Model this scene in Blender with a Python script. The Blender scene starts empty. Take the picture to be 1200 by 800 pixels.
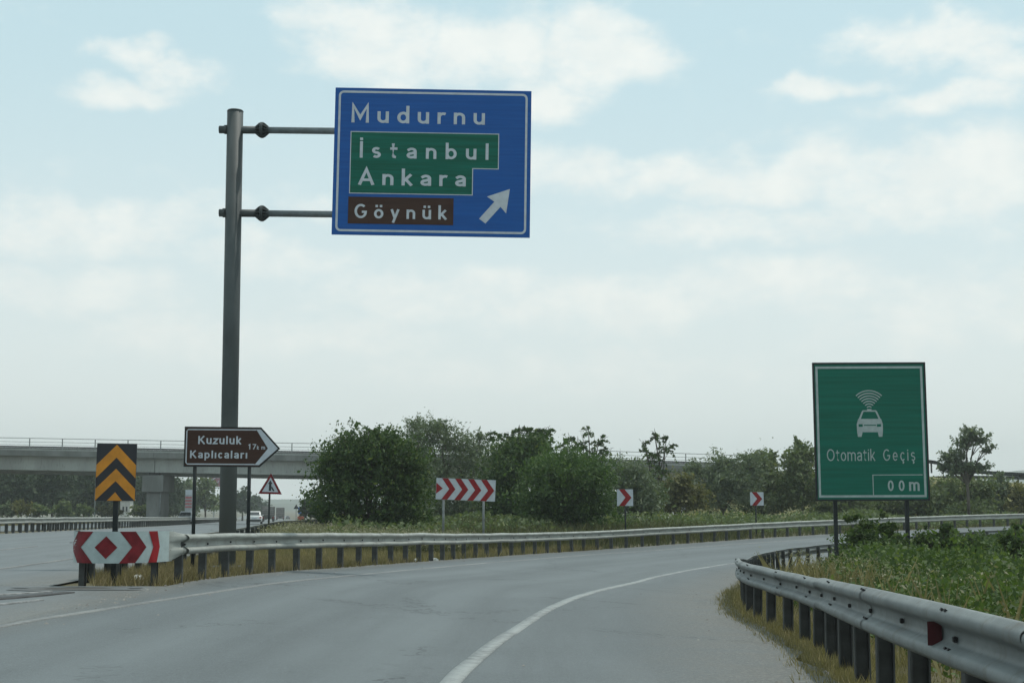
import bpy, math, random
import numpy as np
from mathutils import Vector, Matrix

random.seed(11)
rng = np.random.default_rng(11)
SC = bpy.context.scene
COL = SC.collection
RAD = math.radians

# ------------------------------------------------------------------ camera
F = 1667.0                       # focal length in pixels of the 1200 px wide photograph
TH = math.atan(191 / F)          # upward pitch
H = 1.25                         # eye height above the road
CT, ST = math.cos(TH), math.sin(TH)
cam = bpy.data.cameras.new("camera")
cam.sensor_width = 36.0
cam.lens = 36.0 * F / 1200.0
cam.clip_start = 0.1
cam.clip_end = 12000
camo = bpy.data.objects.new("camera", cam)
camo.location = (0, 0, H)
camo.rotation_euler = (math.pi / 2 + TH, 0, 0)
COL.objects.link(camo)
SC.camera = camo

# ------------------------------------------------------------------ exposure
SC.view_settings.view_transform = "Standard"
SC.view_settings.look = "None"
SC.view_settings.exposure = 0.06
SC.view_settings.gamma = 1.0
SC.view_settings.use_curve_mapping = False
SC.cycles.max_bounces = 6
SC.cycles.volume_bounces = 0
SC.cycles.transparent_max_bounces = 8

# ------------------------------------------------------------------ sun and sky
SUN_EL, SUN_AZ = 67.0, 62.0      # degrees; azimuth from the viewing direction towards the right
sun = bpy.data.lights.new("sun", "SUN")
sun.energy = 2.4
sun.angle = RAD(1.6)
sun.color = (1.0, 0.965, 0.88)
suno = bpy.data.objects.new("sun", sun)
sd = Vector((math.sin(RAD(SUN_AZ)) * math.cos(RAD(SUN_EL)), math.cos(RAD(SUN_AZ)) * math.cos(RAD(SUN_EL)), math.sin(RAD(SUN_EL))))
suno.rotation_euler = sd.to_track_quat("Z", "Y").to_euler()
suno.location = sd * 60
COL.objects.link(suno)

world = bpy.data.worlds.new("World")
SC.world = world
world.use_nodes = True


class NT:
    """small helper to write node trees"""
    def __init__(self, tree):
        self.t = tree
        tree.nodes.clear()

    def n(self, typ, **kw):
        nd = self.t.nodes.new(typ)
        for k, v in kw.items():
            if k.startswith("i_"):
                self.put(nd.inputs[int(k[2:])], v)
            else:
                setattr(nd, k, v)
        return nd

    def put(self, sock, v):
        if isinstance(v, bpy.types.NodeSocket):
            self.t.links.new(v, sock)
        else:
            sock.default_value = v

    def math(self, op, a, b=0.0, c=0.0):
        nd = self.n("ShaderNodeMath", operation=op)
        self.put(nd.inputs[0], a); self.put(nd.inputs[1], b); self.put(nd.inputs[2], c)
        return nd.outputs[0]

    def vec(self, op, a, b=(0, 0, 0), out=0):
        nd = self.n("ShaderNodeVectorMath", operation=op)
        self.put(nd.inputs[0], a); self.put(nd.inputs[1], b)
        return nd.outputs[out]

    def ramp(self, v, a, b, c=0.0, d=1.0, smooth=True):
        nd = self.n("ShaderNodeMapRange", interpolation_type="SMOOTHSTEP" if smooth else "LINEAR")
        for i, x in enumerate((v, a, b, c, d)):
            self.put(nd.inputs[i], x)
        return nd.outputs[0]

    def mix(self, f, a, b, mode="MIX"):
        nd = self.n("ShaderNodeMix", data_type="RGBA", blend_type=mode)
        self.put(nd.inputs[0], f)
        for s, v in ((nd.inputs[6], a), (nd.inputs[7], b)):
            self.put(s, v if isinstance(v, bpy.types.NodeSocket) else tuple(v) + (1.0,) if len(v) == 3 else v)
        return nd.outputs[2]

    def noise(self, vec, scale, detail=4.0, rough=0.55, dims="3D"):
        nd = self.n("ShaderNodeTexNoise", noise_dimensions=dims)
        if vec is not None:
            self.put(nd.inputs["Vector"], vec)
        nd.inputs["Scale"].default_value = scale
        nd.inputs["Detail"].default_value = detail
        nd.inputs["Roughness"].default_value = rough
        return nd.outputs["Fac"]


def build_sky():
    w = NT(world.node_tree)
    tc = w.n("ShaderNodeTexCoord")
    dirv = w.vec("NORMALIZE", tc.outputs["Generated"])
    sp = w.n("ShaderNodeSeparateXYZ", i_0=dirv)
    az = w.math("ARCTAN2", sp.outputs[0], sp.outputs[1])
    el = w.math("ARCSINE", sp.outputs[2])
    sky = w.n("ShaderNodeTexSky", sky_type="NISHITA", sun_disc=False)
    sky.sun_elevation = RAD(SUN_EL)
    sky.sun_rotation = RAD(SUN_AZ)
    sky.air_density = 1.0
    sky.dust_density = 3.0
    sky.ozone_density = 1.0
    sky.altitude = 50
    bg = w.n("ShaderNodeBackground")
    bg.inputs["Strength"].default_value = 0.09
    base = w.n("ShaderNodeVectorMath", operation="SCALE")   # the sky as it is
    w.put(base.inputs[0], sky.outputs[0]); base.inputs["Scale"].default_value = 1.0
    # summer haze: the sky pales evenly towards the horizon, all the way round
    hz_ = w.ramp(el, -0.02, 0.34, 0.94, 0.80)
    pale = w.mix(w.ramp(el, 0.02, 0.36), (9.6, 10.35, 10.1), (6.9, 9.4, 10.0))
    col = w.mix(hz_, base.outputs[0], pale)
    # cumulus: noise fields gathered round the places where the clouds stand
    p = w.n("ShaderNodeCombineXYZ", i_0=az, i_1=el).outputs[0]
    wob = w.n("ShaderNodeTexNoise"); w.put(wob.inputs["Vector"], p); wob.inputs["Scale"].default_value = 16; wob.inputs["Detail"].default_value = 5
    pw = w.vec("ADD", p, w.vec("MULTIPLY", w.vec("SUBTRACT", wob.outputs["Color"], (0.5, 0.5, 0.5)), (0.09, 0.05, 0)))
    spots = [(575, 55, 120, 60, 1.0), (440, 40, 115, 52, 1.0), (700, 48, 110, 48, 1.0), (640, 108, 80, 34, .95), (375, 15, 80, 34, .8),
             (140, 72, 55, 18, .75), (120, 116, 85, 18, .8), (205, 95, 55, 18, .6),
             (1120, 58, 140, 30, .95), (985, 100, 75, 17, .9), (1140, 128, 105, 22, .9), (1190, 90, 70, 40, .85),
             (740, 200, 200, 34, .9), (950, 208, 220, 42, .95), (1120, 222, 190, 60, .95), (880, 262, 150, 32, .8),
             (50, 275, 170, 40, .85), (180, 262, 130, 34, .8), (320, 300, 130, 30, .65), (370, 235, 60, 16, .5),
             (700, 352, 300, 44, .85), (500, 338, 170, 36, .8), (90, 345, 150, 34, .8), (930, 335, 170, 38, .75), (1150, 370, 220, 50, .75), (300, 400, 260, 40, .7), (650, 440, 330, 40, .6)]
    fld = None
    for px, py, rx, ry, wt in spots:
        c = (math.atan((px - 600) / F), math.atan((591 - py) / F), 0)
        d = w.vec("LENGTH", w.vec("DIVIDE", w.vec("SUBTRACT", pw, c), (rx / F, ry / F, 1)), out=1)
        v = w.ramp(d, 1.45, 0.15, 0.0, wt)
        fld = v if fld is None else w.math("MAXIMUM", fld, v)
    # round the rest of the sky the same broken cumulus goes on
    stretched = w.vec("MULTIPLY", dirv, (1, 1, 2.6))
    wide = w.ramp(w.noise(stretched, 3.2, 3), 0.46, 0.64)
    off = w.math("MAXIMUM", w.ramp(w.math("ABSOLUTE", az), 0.38, 0.60), w.ramp(el, 0.37, 0.55))
    fld = w.math("MAXIMUM", fld, w.math("MULTIPLY", w.math("MULTIPLY", wide, off), 0.85))
    fb = w.noise(w.vec("MULTIPLY", p, (1, 1.7, 1)), 17, 9, 0.62)
    val = w.math("ADD", w.math("MULTIPLY", fld, 0.80), w.math("MULTIPLY", w.math("SUBTRACT", fb, 0.5), 1.55))
    mask = w.ramp(val, 0.05, 0.86)
    mask = w.math("MULTIPLY", mask, w.ramp(el, 0.0, 0.12, 0.45, 0.95))
    soft = w.noise(p, 30, 5)
    ccol = w.mix(w.ramp(soft, 0.35, 0.65), (9.4, 10.0, 9.75), (10.1, 10.5, 10.1))
    col = w.mix(mask, col, ccol)
    w.put(bg.inputs["Color"], col)
    out = w.n("ShaderNodeOutputWorld")
    w.t.links.new(bg.outputs[0], out.inputs["Surface"])


build_sky()

# ------------------------------------------------------------------ the lie of the land
def P(px, py, Y):
    """the point at distance Y along the road on the sight line through photograph pixel px, py"""
    a = (px - 600) / F; b = (400 - py) / F
    d = (a, CT - b * ST, ST + b * CT); t = Y / d[1]
    return Vector((a * t, Y, H + d[2] * t))


def catmull(pts, step):
    p = np.array(pts, float); q = np.vstack([2 * p[0] - p[1], p, 2 * p[-1] - p[-2]]); out = []
    for i in range(1, len(q) - 2):
        n = max(2, int(np.linalg.norm(q[i + 1] - q[i]) / step))
        for k in range(n):
            t = k / n
            out.append(.5 * ((2 * q[i]) + (q[i + 1] - q[i - 1]) * t + (2 * q[i - 1] - 5 * q[i] + 4 * q[i + 1] - q[i + 2]) * t * t
                             + (3 * q[i] - q[i - 1] - 3 * q[i + 1] + q[i + 2]) * t ** 3))
    out.append(q[-2]); out = np.array(out)
    s = np.r_[0, np.cumsum(np.linalg.norm(np.diff(out[:, :2], axis=0), axis=1))]
    n = int(s[-1] / step); si = np.linspace(0, s[-1], n + 1)
    return np.stack([np.interp(si, s, out[:, k]) for k in range(out.shape[1])], 1)


# edges of the slip road (x, y, height): its outer and its inner guard rail
LC = catmull([(-5.6, -20, 0), (-5.55, 0, 0), (-5.4, 12, .02), (-5.17, 22, .04), (-4.7, 27, -.03), (-3.65, 32, -.13), (-2.65, 37, -.23),
              (-.6, 46.5, -.42), (3.1, 56.5, -.53), (8.0, 64, -.45), (16.1, 75, -.31), (30.5, 88, -.06), (45, 94, .05), (62, 97, .1), (85, 96, .1), (115, 92, .1)], .5)
RC = catmull([(2.1, -20, 0), (2.1, 0, 0), (2.2, 6.2, 0), (2.45, 9.6, -.06), (2.95, 13.5, -.2), (3.3, 16.7, -.3), (3.5, 21.5, -.36), (4.27, 27, -.5),
              (4.95, 31, -.66), (5.8, 35.3, -.82), (7.5, 43.5, -.99), (10.3, 51.8, -1.04), (15, 59.5, -.96), (22, 69, -.8), (36, 80, -.5), (48, 85, -.4),
              (64, 87.5, -.3), (85, 86, -.3), (113, 82, -.3)], .5)


def sm(t):
    t = np.clip(t, 0, 1)
    return t * t * (3 - 2 * t)


def near(x, y, C):
    d2 = (x[:, None] - C[None, :, 0]) ** 2 + (y[:, None] - C[None, :, 1]) ** 2
    i = d2.argmin(1); d = np.sqrt(d2[np.arange(len(x)), i])
    T = np.gradient(C[:, :2], axis=0)[i]
    return d, i, T[:, 0] * (y - C[i, 1]) - T[:, 1] * (x - C[i, 0])


def hz(y):                       # the main road falls gently away
    t = np.clip(np.minimum(y, 700.) - 40, 0, None)
    return -.009 * (t - 20 * (1 - np.exp(-t / 20)))


def hx(y):                       # the main road's line
    y = np.asarray(y, float); a = np.clip(y - 50, 0, 100)
    return -.065 * y - .000475 * a * a - .095 * np.clip(y - 150, 0, None)


def fields(x, y):
    """height, signed distances (left of outer rail +, right of inner rail +)"""
    x = np.atleast_1d(np.asarray(x, float)).ravel(); y = np.atleast_1d(np.asarray(y, float)).ravel()
    z = np.empty(len(x)); a = np.empty(len(x)); b = np.empty(len(x))
    for k in range(0, len(x), 20000):
        X = x[k:k + 20000]; Y = y[k:k + 20000]
        dl, il, sl = near(X, Y, LC); dr, ir, sr = near(X, Y, RC)
        zl = LC[il, 2]; zr = RC[ir, 2]; h = hz(Y)
        mid = zl + (zr - zl) * dl / (dl + dr + 1e-6)
        w = sm(1 - dl / 11); lef = zl * w + h * (1 - w)
        w = sm(1 - dr / 12); rig = (zr - .12 * sm(dr / 1.5)) * w - .85 * (1 - w)
        z[k:k + 20000] = np.where(sl > 0, lef, np.where(sr < 0, rig, mid))
        a[k:k + 20000] = np.where(sl > 0, dl, -dl); b[k:k + 20000] = np.where(sr < 0, dr, -dr)
    return z, a, b


def terrain(x, y):
    return fields(x, y)[0]


def gz(x, y):
    return float(terrain(x, y)[0])


# ------------------------------------------------------------------ materials
MATS = {}


def mat(name, col, rough=0.7, metal=0.0, var=0.12, scale=3.0, col2=None, bump=0.0, bscale=40.0, spec=0.4, coord="Object", stretch=(1, 1, 1), dirt=0.0):
    m = bpy.data.materials.new(name)
    m.use_nodes = True
    w = NT(m.node_tree)
    out = w.n("ShaderNodeOutputMaterial")
    b = w.n("ShaderNodeBsdfPrincipled")
    b.inputs["Roughness"].default_value = rough
    b.inputs["Metallic"].default_value = metal
    b.inputs["Specular IOR Level"].default_value = spec
    tc = w.n("ShaderNodeTexCoord")
    v = w.vec("MULTIPLY", tc.outputs[coord], stretch)
    nz = w.noise(v, scale, 6, 0.6)
    c2 = col2 if col2 else tuple(c * (1 - 2.2 * var) for c in col)
    c1 = col if col2 else tuple(min(1, c * (1 + var)) for c in col)
    cc = w.mix(w.ramp(nz, 0.32, 0.68), c2, c1)
    if dirt:
        d1 = w.ramp(w.noise(w.vec("MULTIPLY", tc.outputs[coord], (3.0, 3.0, 0.7)), 2.3, 7, 0.7), 0.50, 0.72, 0, dirt)
        cc = w.mix(d1, cc, (0.095, 0.085, 0.068))
        d2 = w.ramp(w.noise(tc.outputs[coord], 26, 4, 0.7), 0.60, 0.74, 0, dirt)
        cc = w.mix(d2, cc, (0.07, 0.055, 0.042))
    w.put(b.inputs["Base Color"], cc)
    if bump:
        bm = w.n("ShaderNodeBump")
        bm.inputs["Strength"].default_value = bump
        bm.inputs["Distance"].default_value = 0.02
        w.put(bm.inputs["Height"], w.noise(tc.outputs[coord], bscale, 4))
        w.put(b.inputs["Normal"], bm.outputs[0])
    w.t.links.new(b.outputs[0], out.inputs["Surface"])
    MATS[name] = m
    return m


def leaf_mat(name, dark, light, yellow, trans=0.3, scale=1.5):
    m = bpy.data.materials.new(name)
    m.use_nodes = True
    w = NT(m.node_tree)
    out = w.n("ShaderNodeOutputMaterial")
    g = w.n("ShaderNodeNewGeometry")
    tc = w.n("ShaderNodeTexCoord")
    nz = w.noise(tc.outputs["Object"], scale, 3)
    c = w.mix(w.math("ADD", w.math("MULTIPLY", g.outputs["Random Per Island"], 0.55), w.ramp(nz, 0.35, 0.7, 0, 0.45)), dark, light)
    c = w.mix(w.ramp(g.outputs["Random Per Island"], 0.86, 1.0, 0, 0.8), c, yellow)
    b = w.n("ShaderNodeBsdfPrincipled")
    b.inputs["Roughness"].default_value = 0.62
    b.inputs["Specular IOR Level"].default_value = 0.25
    w.put(b.inputs["Base Color"], c)
    t = w.n("ShaderNodeBsdfTranslucent")
    w.put(t.inputs[0], w.mix(1.0, c, (1.1, 1.2, 0.55), "MULTIPLY"))
    mx = w.n("ShaderNodeMixShader")
    mx.inputs[0].default_value = trans
    w.t.links.new(b.outputs[0], mx.inputs[1]); w.t.links.new(t.outputs[0], mx.inputs[2])
    w.t.links.new(mx.outputs[0], out.inputs["Surface"])
    MATS[name] = m
    return m


def asphalt_mat(name, base, tracks=None, edge=(0.086, 0.078, 0.064)):
    """worn asphalt; UV = (metres across, metres along)"""
    m = bpy.data.materials.new(name)
    m.use_nodes = True
    w = NT(m.node_tree)
    out = w.n("ShaderNodeOutputMaterial")
    b = w.n("ShaderNodeBsdfPrincipled")
    tc = w.n("ShaderNodeTexCoord")
    uv = tc.outputs["UV"]
    obj = tc.outputs["Object"]
    sp = w.n("ShaderNodeSeparateXYZ", i_0=uv)
    c1 = tuple(x * 1.16 for x in base); c0 = tuple(x * 0.80 for x in base)
    streak = w.noise(w.vec("MULTIPLY", uv, (1.0, 0.05, 1)), 1.6, 6, 0.65)
    blotch = w.noise(obj, 0.35, 5, 0.6)
    grit = w.noise(obj, 55, 3, 0.75)
    grit2 = w.noise(obj, 14, 4, 0.7)
    col = w.mix(w.ramp(streak, 0.3, 0.7), c0, c1)
    col = w.mix(w.ramp(blotch, 0.40, 0.66, 0, 0.5), col, tuple(x * 0.74 for x in base))
    col = w.mix(w.ramp(grit2, 0.42, 0.75, 0, 0.45), col, tuple(x * 1.3 for x in base))
    # old oil drips along the wheel paths
    drip = w.ramp(w.noise(w.vec("MULTIPLY", uv, (1.0, 0.22, 1)), 3.4, 4, 0.6), 0.63, 0.74, 0, 0.5)
    col = w.mix(drip, col, tuple(x * 0.55 for x in base))
    for u0, wd, amt in tracks or []:
        d = w.math("ABSOLUTE", w.math("SUBTRACT", w.math("ADD", sp.outputs[0], w.math("MULTIPLY", w.math("SUBTRACT", blotch, 0.5), 0.5)), u0))
        f = w.ramp(d, wd, 0.0, 0.0, abs(amt))
        col = w.mix(f, col, tuple(x * (1.5 if amt > 0 else 0.55) for x in base))
    # crumbling, dusty pavement edge
    vc = w.n("ShaderNodeVertexColor", layer_name="edge")
    ed = w.math("MULTIPLY", vc.outputs[0], w.ramp(w.noise(obj, 1.3, 5), 0.3, 0.6, 0.35, 1.0))
    col = w.mix(ed, col, edge)
    col = w.mix(w.ramp(grit, 0.42, 0.72, 0.0, 0.75), col, tuple(x * 1.65 for x in base))
    rough = w.math("MULTIPLY", w.math("MULTIPLY", vc.outputs[0], 0.9), w.ramp(w.noise(obj, 24, 3, 0.8), 0.48, 0.64))
    col = w.mix(rough, col, (0.20, 0.19, 0.165))
    # hairline cracks and tar bands
    vor = w.n("ShaderNodeTexVoronoi", feature="DISTANCE_TO_EDGE")
    w.put(vor.inputs["Vector"], w.vec("ADD", w.vec("MULTIPLY", obj, (0.22, 0.16, 0)), w.vec("MULTIPLY", w.n("ShaderNodeTexNoise", i_0=obj).outputs["Color"], (0.25, 0.25, 0))))
    vor.inputs["Scale"].default_value = 1.0
    crack = w.math("MULTIPLY", w.ramp(vor.outputs["Distance"], 0.010, 0.002), w.ramp(blotch, 0.46, 0.58, 0, 0.7))
    col = w.mix(crack, col, tuple(x * 0.35 for x in base))
    w.put(b.inputs["Base Color"], col)
    b.inputs["Roughness"].default_value = 0.62
    b.inputs["Specular IOR Level"].default_value = 0.35
    bm = w.n("ShaderNodeBump"); bm.inputs["Strength"].default_value = 0.35; bm.inputs["Distance"].default_value = 0.006
    w.put(bm.inputs["Height"], w.noise(obj, 90, 3, 0.7)); w.put(b.inputs["Normal"], bm.outputs[0])
    w.t.links.new(b.outputs[0], out.inputs["Surface"])
    return m


def paint_mat(name, col, under, wear=0.5):
    m = bpy.data.materials.new(name); m.use_nodes = True
    w = NT(m.node_tree)
    out = w.n("ShaderNodeOutputMaterial"); b = w.n("ShaderNodeBsdfPrincipled")
    tc = w.n("ShaderNodeTexCoord")
    n = w.noise(tc.outputs["Object"], 9, 7, 0.7)
    n2 = w.noise(tc.outputs["Object"], 0.5, 3)
    f = w.ramp(w.math("ADD", n, w.math("MULTIPLY", w.math("SUBTRACT", n2, 0.5), 0.6)), wear - 0.18, wear + 0.18)
    w.put(b.inputs["Base Color"], w.mix(f, col, under))
    b.inputs["Roughness"].default_value = 0.6
    w.t.links.new(b.outputs[0], out.inputs["Surface"])
    return m


M_ramp = asphalt_mat("ramp asphalt", (0.086, 0.099, 0.103), tracks=[(2.2, 0.6, 0.4), (4.3, 0.6, 0.4), (0.45, 0.5, -0.3), (3.2, 0.4, -0.3), (7.2, 1.2, -0.35)])
M_hway = asphalt_mat("main road asphalt", (0.100, 0.112, 0.116), tracks=[(4.0, 0.5, 0.3), (6.0, 0.5, 0.3), (8.0, 0.5, 0.3), (10, 0.5, 0.3), (5.0, 0.3, -0.2)])
M_tar = mat("old tar patch", (0.035, 0.035, 0.036), 0.6, var=0.3, scale=6, bump=0.4)
M_line = paint_mat("worn road paint", (0.25, 0.27, 0.265), (0.11, 0.115, 0.115), 0.56)
M_line2 = paint_mat("faded road paint", (0.20, 0.208, 0.20), (0.11, 0.115, 0.115), 0.47)
M_line3 = paint_mat("fresh gore paint", (0.24, 0.25, 0.25), (0.10, 0.105, 0.106), 0.50)
M_rail = mat("weathered galvanised rail", (0.335, 0.355, 0.330), 0.55, 0.15, col2=(0.235, 0.243, 0.222), scale=1.6, bump=0.15, bscale=7, dirt=0.6, stretch=(1, 1, 4))
M_rail2 = mat("grey galvanised rail", (0.19, 0.21, 0.208), 0.55, 0.15, col2=(0.125, 0.14, 0.138), scale=1.8, bump=0.2, bscale=6, dirt=0.7, stretch=(1, 1, 3))
M_post = mat("dull steel post", (0.065, 0.07, 0.068), 0.65, 0.15, col2=(0.038, 0.04, 0.039), scale=5)
M_bolt = mat("dark bolt", (0.03, 0.03, 0.03), 0.6, 0.4)
M_pole = mat("grey painted steel pole", (0.066, 0.080, 0.082), 0.6, 0.1, col2=(0.043, 0.052, 0.053), scale=2.2, stretch=(1, 1, 0.4))
def pale_foot_pole():
    """grey pole, its colour paler up to head height and a little beyond"""
    m = M_pole.copy(); m.name = "pole paler below"
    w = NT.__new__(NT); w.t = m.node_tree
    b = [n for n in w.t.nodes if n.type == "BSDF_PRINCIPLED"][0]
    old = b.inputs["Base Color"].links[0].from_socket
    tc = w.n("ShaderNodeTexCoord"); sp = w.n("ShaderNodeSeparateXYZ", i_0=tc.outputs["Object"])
    f = w.ramp(w.math("ADD", sp.outputs[2], w.math("MULTIPLY", w.noise(tc.outputs["Object"], 2.5, 5), 1.2)), 4.6, 2.6, 0, .85)  # pole colour turns paler towards the bottom, blend broken by noise
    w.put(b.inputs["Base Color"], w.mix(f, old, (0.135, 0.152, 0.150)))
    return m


M_pole_pale = pale_foot_pole()
M_arm = mat("galvanised arm", (0.17, 0.20, 0.21), 0.5, 0.25, col2=(0.12, 0.14, 0.145), scale=5)
M_blue = mat("blue sign sheeting", (0.011, 0.094, 0.34), 0.6, spec=0.2, col2=(0.009, 0.076, 0.285), scale=2.5, stretch=(0.25, 1, 7))
M_green = mat("green sign sheeting", (0.003, 0.125, 0.088), 0.6, spec=0.2, col2=(0.002, 0.082, 0.052), scale=2.2, stretch=(0.2, 1, 6))
M_green2 = mat("green toll sign sheeting", (0.002, 0.132, 0.090), 0.6, spec=0.2, col2=(0.0015, 0.096, 0.064), scale=2.0, stretch=(0.15, 1, 7))
M_brown = mat("brown sign sheeting", (0.054, 0.026, 0.018), 0.6, spec=0.2, col2=(0.042, 0.020, 0.014), scale=3, stretch=(0.3, 1, 4))
M_white = mat("white sign sheeting", (0.455, 0.50, 0.545), 0.5, var=0.05, scale=6)
M_white_dim = mat("aged white sign sheeting", (0.34, 0.41, 0.41), 0.5, var=0.07, scale=5)
M_red = mat("red sign sheeting", (0.25, 0.011, 0.015), 0.6, spec=0.2, var=0.1, scale=5)
M_red_old = mat("faded dark red sheeting", (0.165, 0.012, 0.018), 0.6, spec=0.2, var=0.16, scale=6)
M_orange = mat("amber sign sheeting", (0.56, 0.22, 0.012), 0.5, var=0.1, scale=4)
M_black = mat("black sign sheeting", (0.016, 0.018, 0.024), 0.5, var=0.1)
M_frame = mat("dark sign frame", (0.022, 0.027, 0.028), 0.65, spec=0.2)
M_conc = mat("bridge concrete", (0.33, 0.35, 0.33), 0.9, col2=(0.24, 0.255, 0.24), scale=0.35, bump=0.1, dirt=0.45, stretch=(1, 1, 0.4))
M_chas_b = mat("bearing pad", (0.03, 0.03, 0.03), 0.8)
M_conc_d = mat("stained bridge concrete", (0.19, 0.20, 0.19), 0.9, col2=(0.12, 0.127, 0.12), scale=0.6, dirt=0.6, stretch=(1, 1, 0.25))
M_steel = mat("bridge railing steel", (0.20, 0.22, 0.22), 0.5, 0.2)
M_wpole = mat("pale lamp pole", (0.42, 0.45, 0.44), 0.5, 0.1)
M_bark = mat("bark", (0.10, 0.085, 0.065), 0.9, col2=(0.055, 0.047, 0.038), scale=4, bump=0.4, bscale=20, stretch=(1, 1, 0.3))
M_twig = mat("thin grey stems", (0.16, 0.145, 0.11), 0.9, var=0.2)
M_soil = None
M_carw = mat("white car paint", (0.70, 0.71, 0.70), 0.25, var=0.04)
M_cars = mat("silver car paint", (0.42, 0.44, 0.46), 0.3, 0.4, var=0.04)
M_glass = mat("dark car glass", (0.03, 0.04, 0.045), 0.08, var=0.05, spec=0.8)
M_tyre = mat("tyre rubber", (0.02, 0.02, 0.02), 0.85)
M_hub = mat("wheel hub", (0.35, 0.35, 0.36), 0.4, 0.6)
M_lampr = mat("tail lamp", (0.40, 0.02, 0.02), 0.3)
M_lampw = mat("head lamp", (0.7, 0.7, 0.68), 0.2)
M_tarp = mat("grey brown truck body", (0.135, 0.115, 0.105), 0.8, var=0.15, scale=1.5)
M_tarp2 = mat("grey truck tarpaulin", (0.19, 0.18, 0.165), 0.8, var=0.15, scale=1.5)
M_cab = mat("truck cab paint", (0.35, 0.33, 0.30), 0.4)
M_chas = mat("truck chassis", (0.03, 0.03, 0.03), 0.7)
M_wall = mat("white plaster", (0.62, 0.61, 0.56), 0.9, var=0.06)
M_roofr = mat("red roof sheet", (0.42, 0.09, 0.10), 0.6, var=0.1)
M_litter = mat("white litter", (0.66, 0.66, 0.62), 0.7, var=0.05)

# all leaf colours vary clump by clump
L_dark = leaf_mat("dark leaves", (0.028, 0.055, 0.020), (0.088, 0.142, 0.045), (0.15, 0.185, 0.06), 0.32, 1.7)
L_bright = leaf_mat("bright green leaves", (0.038, 0.076, 0.025), (0.090, 0.150, 0.044), (0.14, 0.20, 0.06), 0.34)
L_willow = leaf_mat("grey green leaves", (0.090, 0.120, 0.078), (0.170, 0.210, 0.138), (0.22, 0.245, 0.165), 0.32)
L_olive = leaf_mat("olive green leaves", (0.076, 0.108, 0.050), (0.160, 0.200, 0.092), (0.215, 0.225, 0.105), 0.32)
L_yellow = leaf_mat("yellowish leaves", (0.085, 0.095, 0.038), (0.18, 0.175, 0.07), (0.24, 0.21, 0.09), 0.32)
L_far = leaf_mat("far tree leaves", (0.026, 0.046, 0.022), (0.058, 0.088, 0.040), (0.085, 0.11, 0.05), 0.25, 0.3)
L_bramble = leaf_mat("bramble leaves", (0.032, 0.060, 0.018), (0.105, 0.160, 0.045), (0.18, 0.22, 0.075), 0.35, 0.9)
G_straw = leaf_mat("straw grass", (0.125, 0.102, 0.052), (0.30, 0.24, 0.125), (0.42, 0.35, 0.20), 0.2)
G_green = leaf_mat("meadow grass", (0.060, 0.070, 0.030), (0.14, 0.14, 0.065), (0.23, 0.20, 0.105), 0.28)
G_verge = leaf_mat("verge grass", (0.130, 0.115, 0.054), (0.30, 0.245, 0.128), (0.43, 0.35, 0.20), 0.28)
G_head = leaf_mat("pale seed heads", (0.16, 0.16, 0.10), (0.28, 0.27, 0.18), (0.38, 0.36, 0.25), 0.25)


# ------------------------------------------------------------------ mesh helpers
def np_mesh(name, V, faces_flat, nper, mats, smooth=False):
    """mesh from arrays: all faces with nper corners"""
    me = bpy.data.meshes.new(name)
    V = np.asarray(V, np.float32); Fc = np.asarray(faces_flat, np.int32).ravel()
    nf = len(Fc) // nper
    me.vertices.add(len(V)); me.vertices.foreach_set("co", V.ravel())
    me.loops.add(len(Fc)); me.loops.foreach_set("vertex_index", Fc)
    me.polygons.add(nf)
    me.polygons.foreach_set("loop_start", np.arange(0, len(Fc), nper, dtype=np.int32))
    if smooth:
        me.polygons.foreach_set("use_smooth", np.ones(nf, bool))
    for m in mats if isinstance(mats, (list, tuple)) else [mats]:
        me.materials.append(m)
    me.update(calc_edges=True)
    return me


def link(name, me, parent=None, loc=None, rz=None):
    o = bpy.data.objects.new(name, me)
    COL.objects.link(o)
    if parent is not None:
        o.parent = parent
    if loc is not None:
        o.location = loc
    if rz is not None:
        o.rotation_euler = (0, 0, rz)
    return o


def tag(o, label=None, cat=None, group=None, kind=None):
    for k, v in (("label", label), ("category", cat), ("group", group), ("kind", kind)):
        if v:
            o[k] = v
    return o


def thing(name, label, cat, loc=(0, 0, 0), rz=0.0, group=None, roll=0.0):
    o = bpy.data.objects.new(name, None)
    o.empty_display_size = 0.3
    o.location = loc
    o.rotation_euler = (0, roll, rz)
    COL.objects.link(o)
    return tag(o, label, cat, group)


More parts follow.
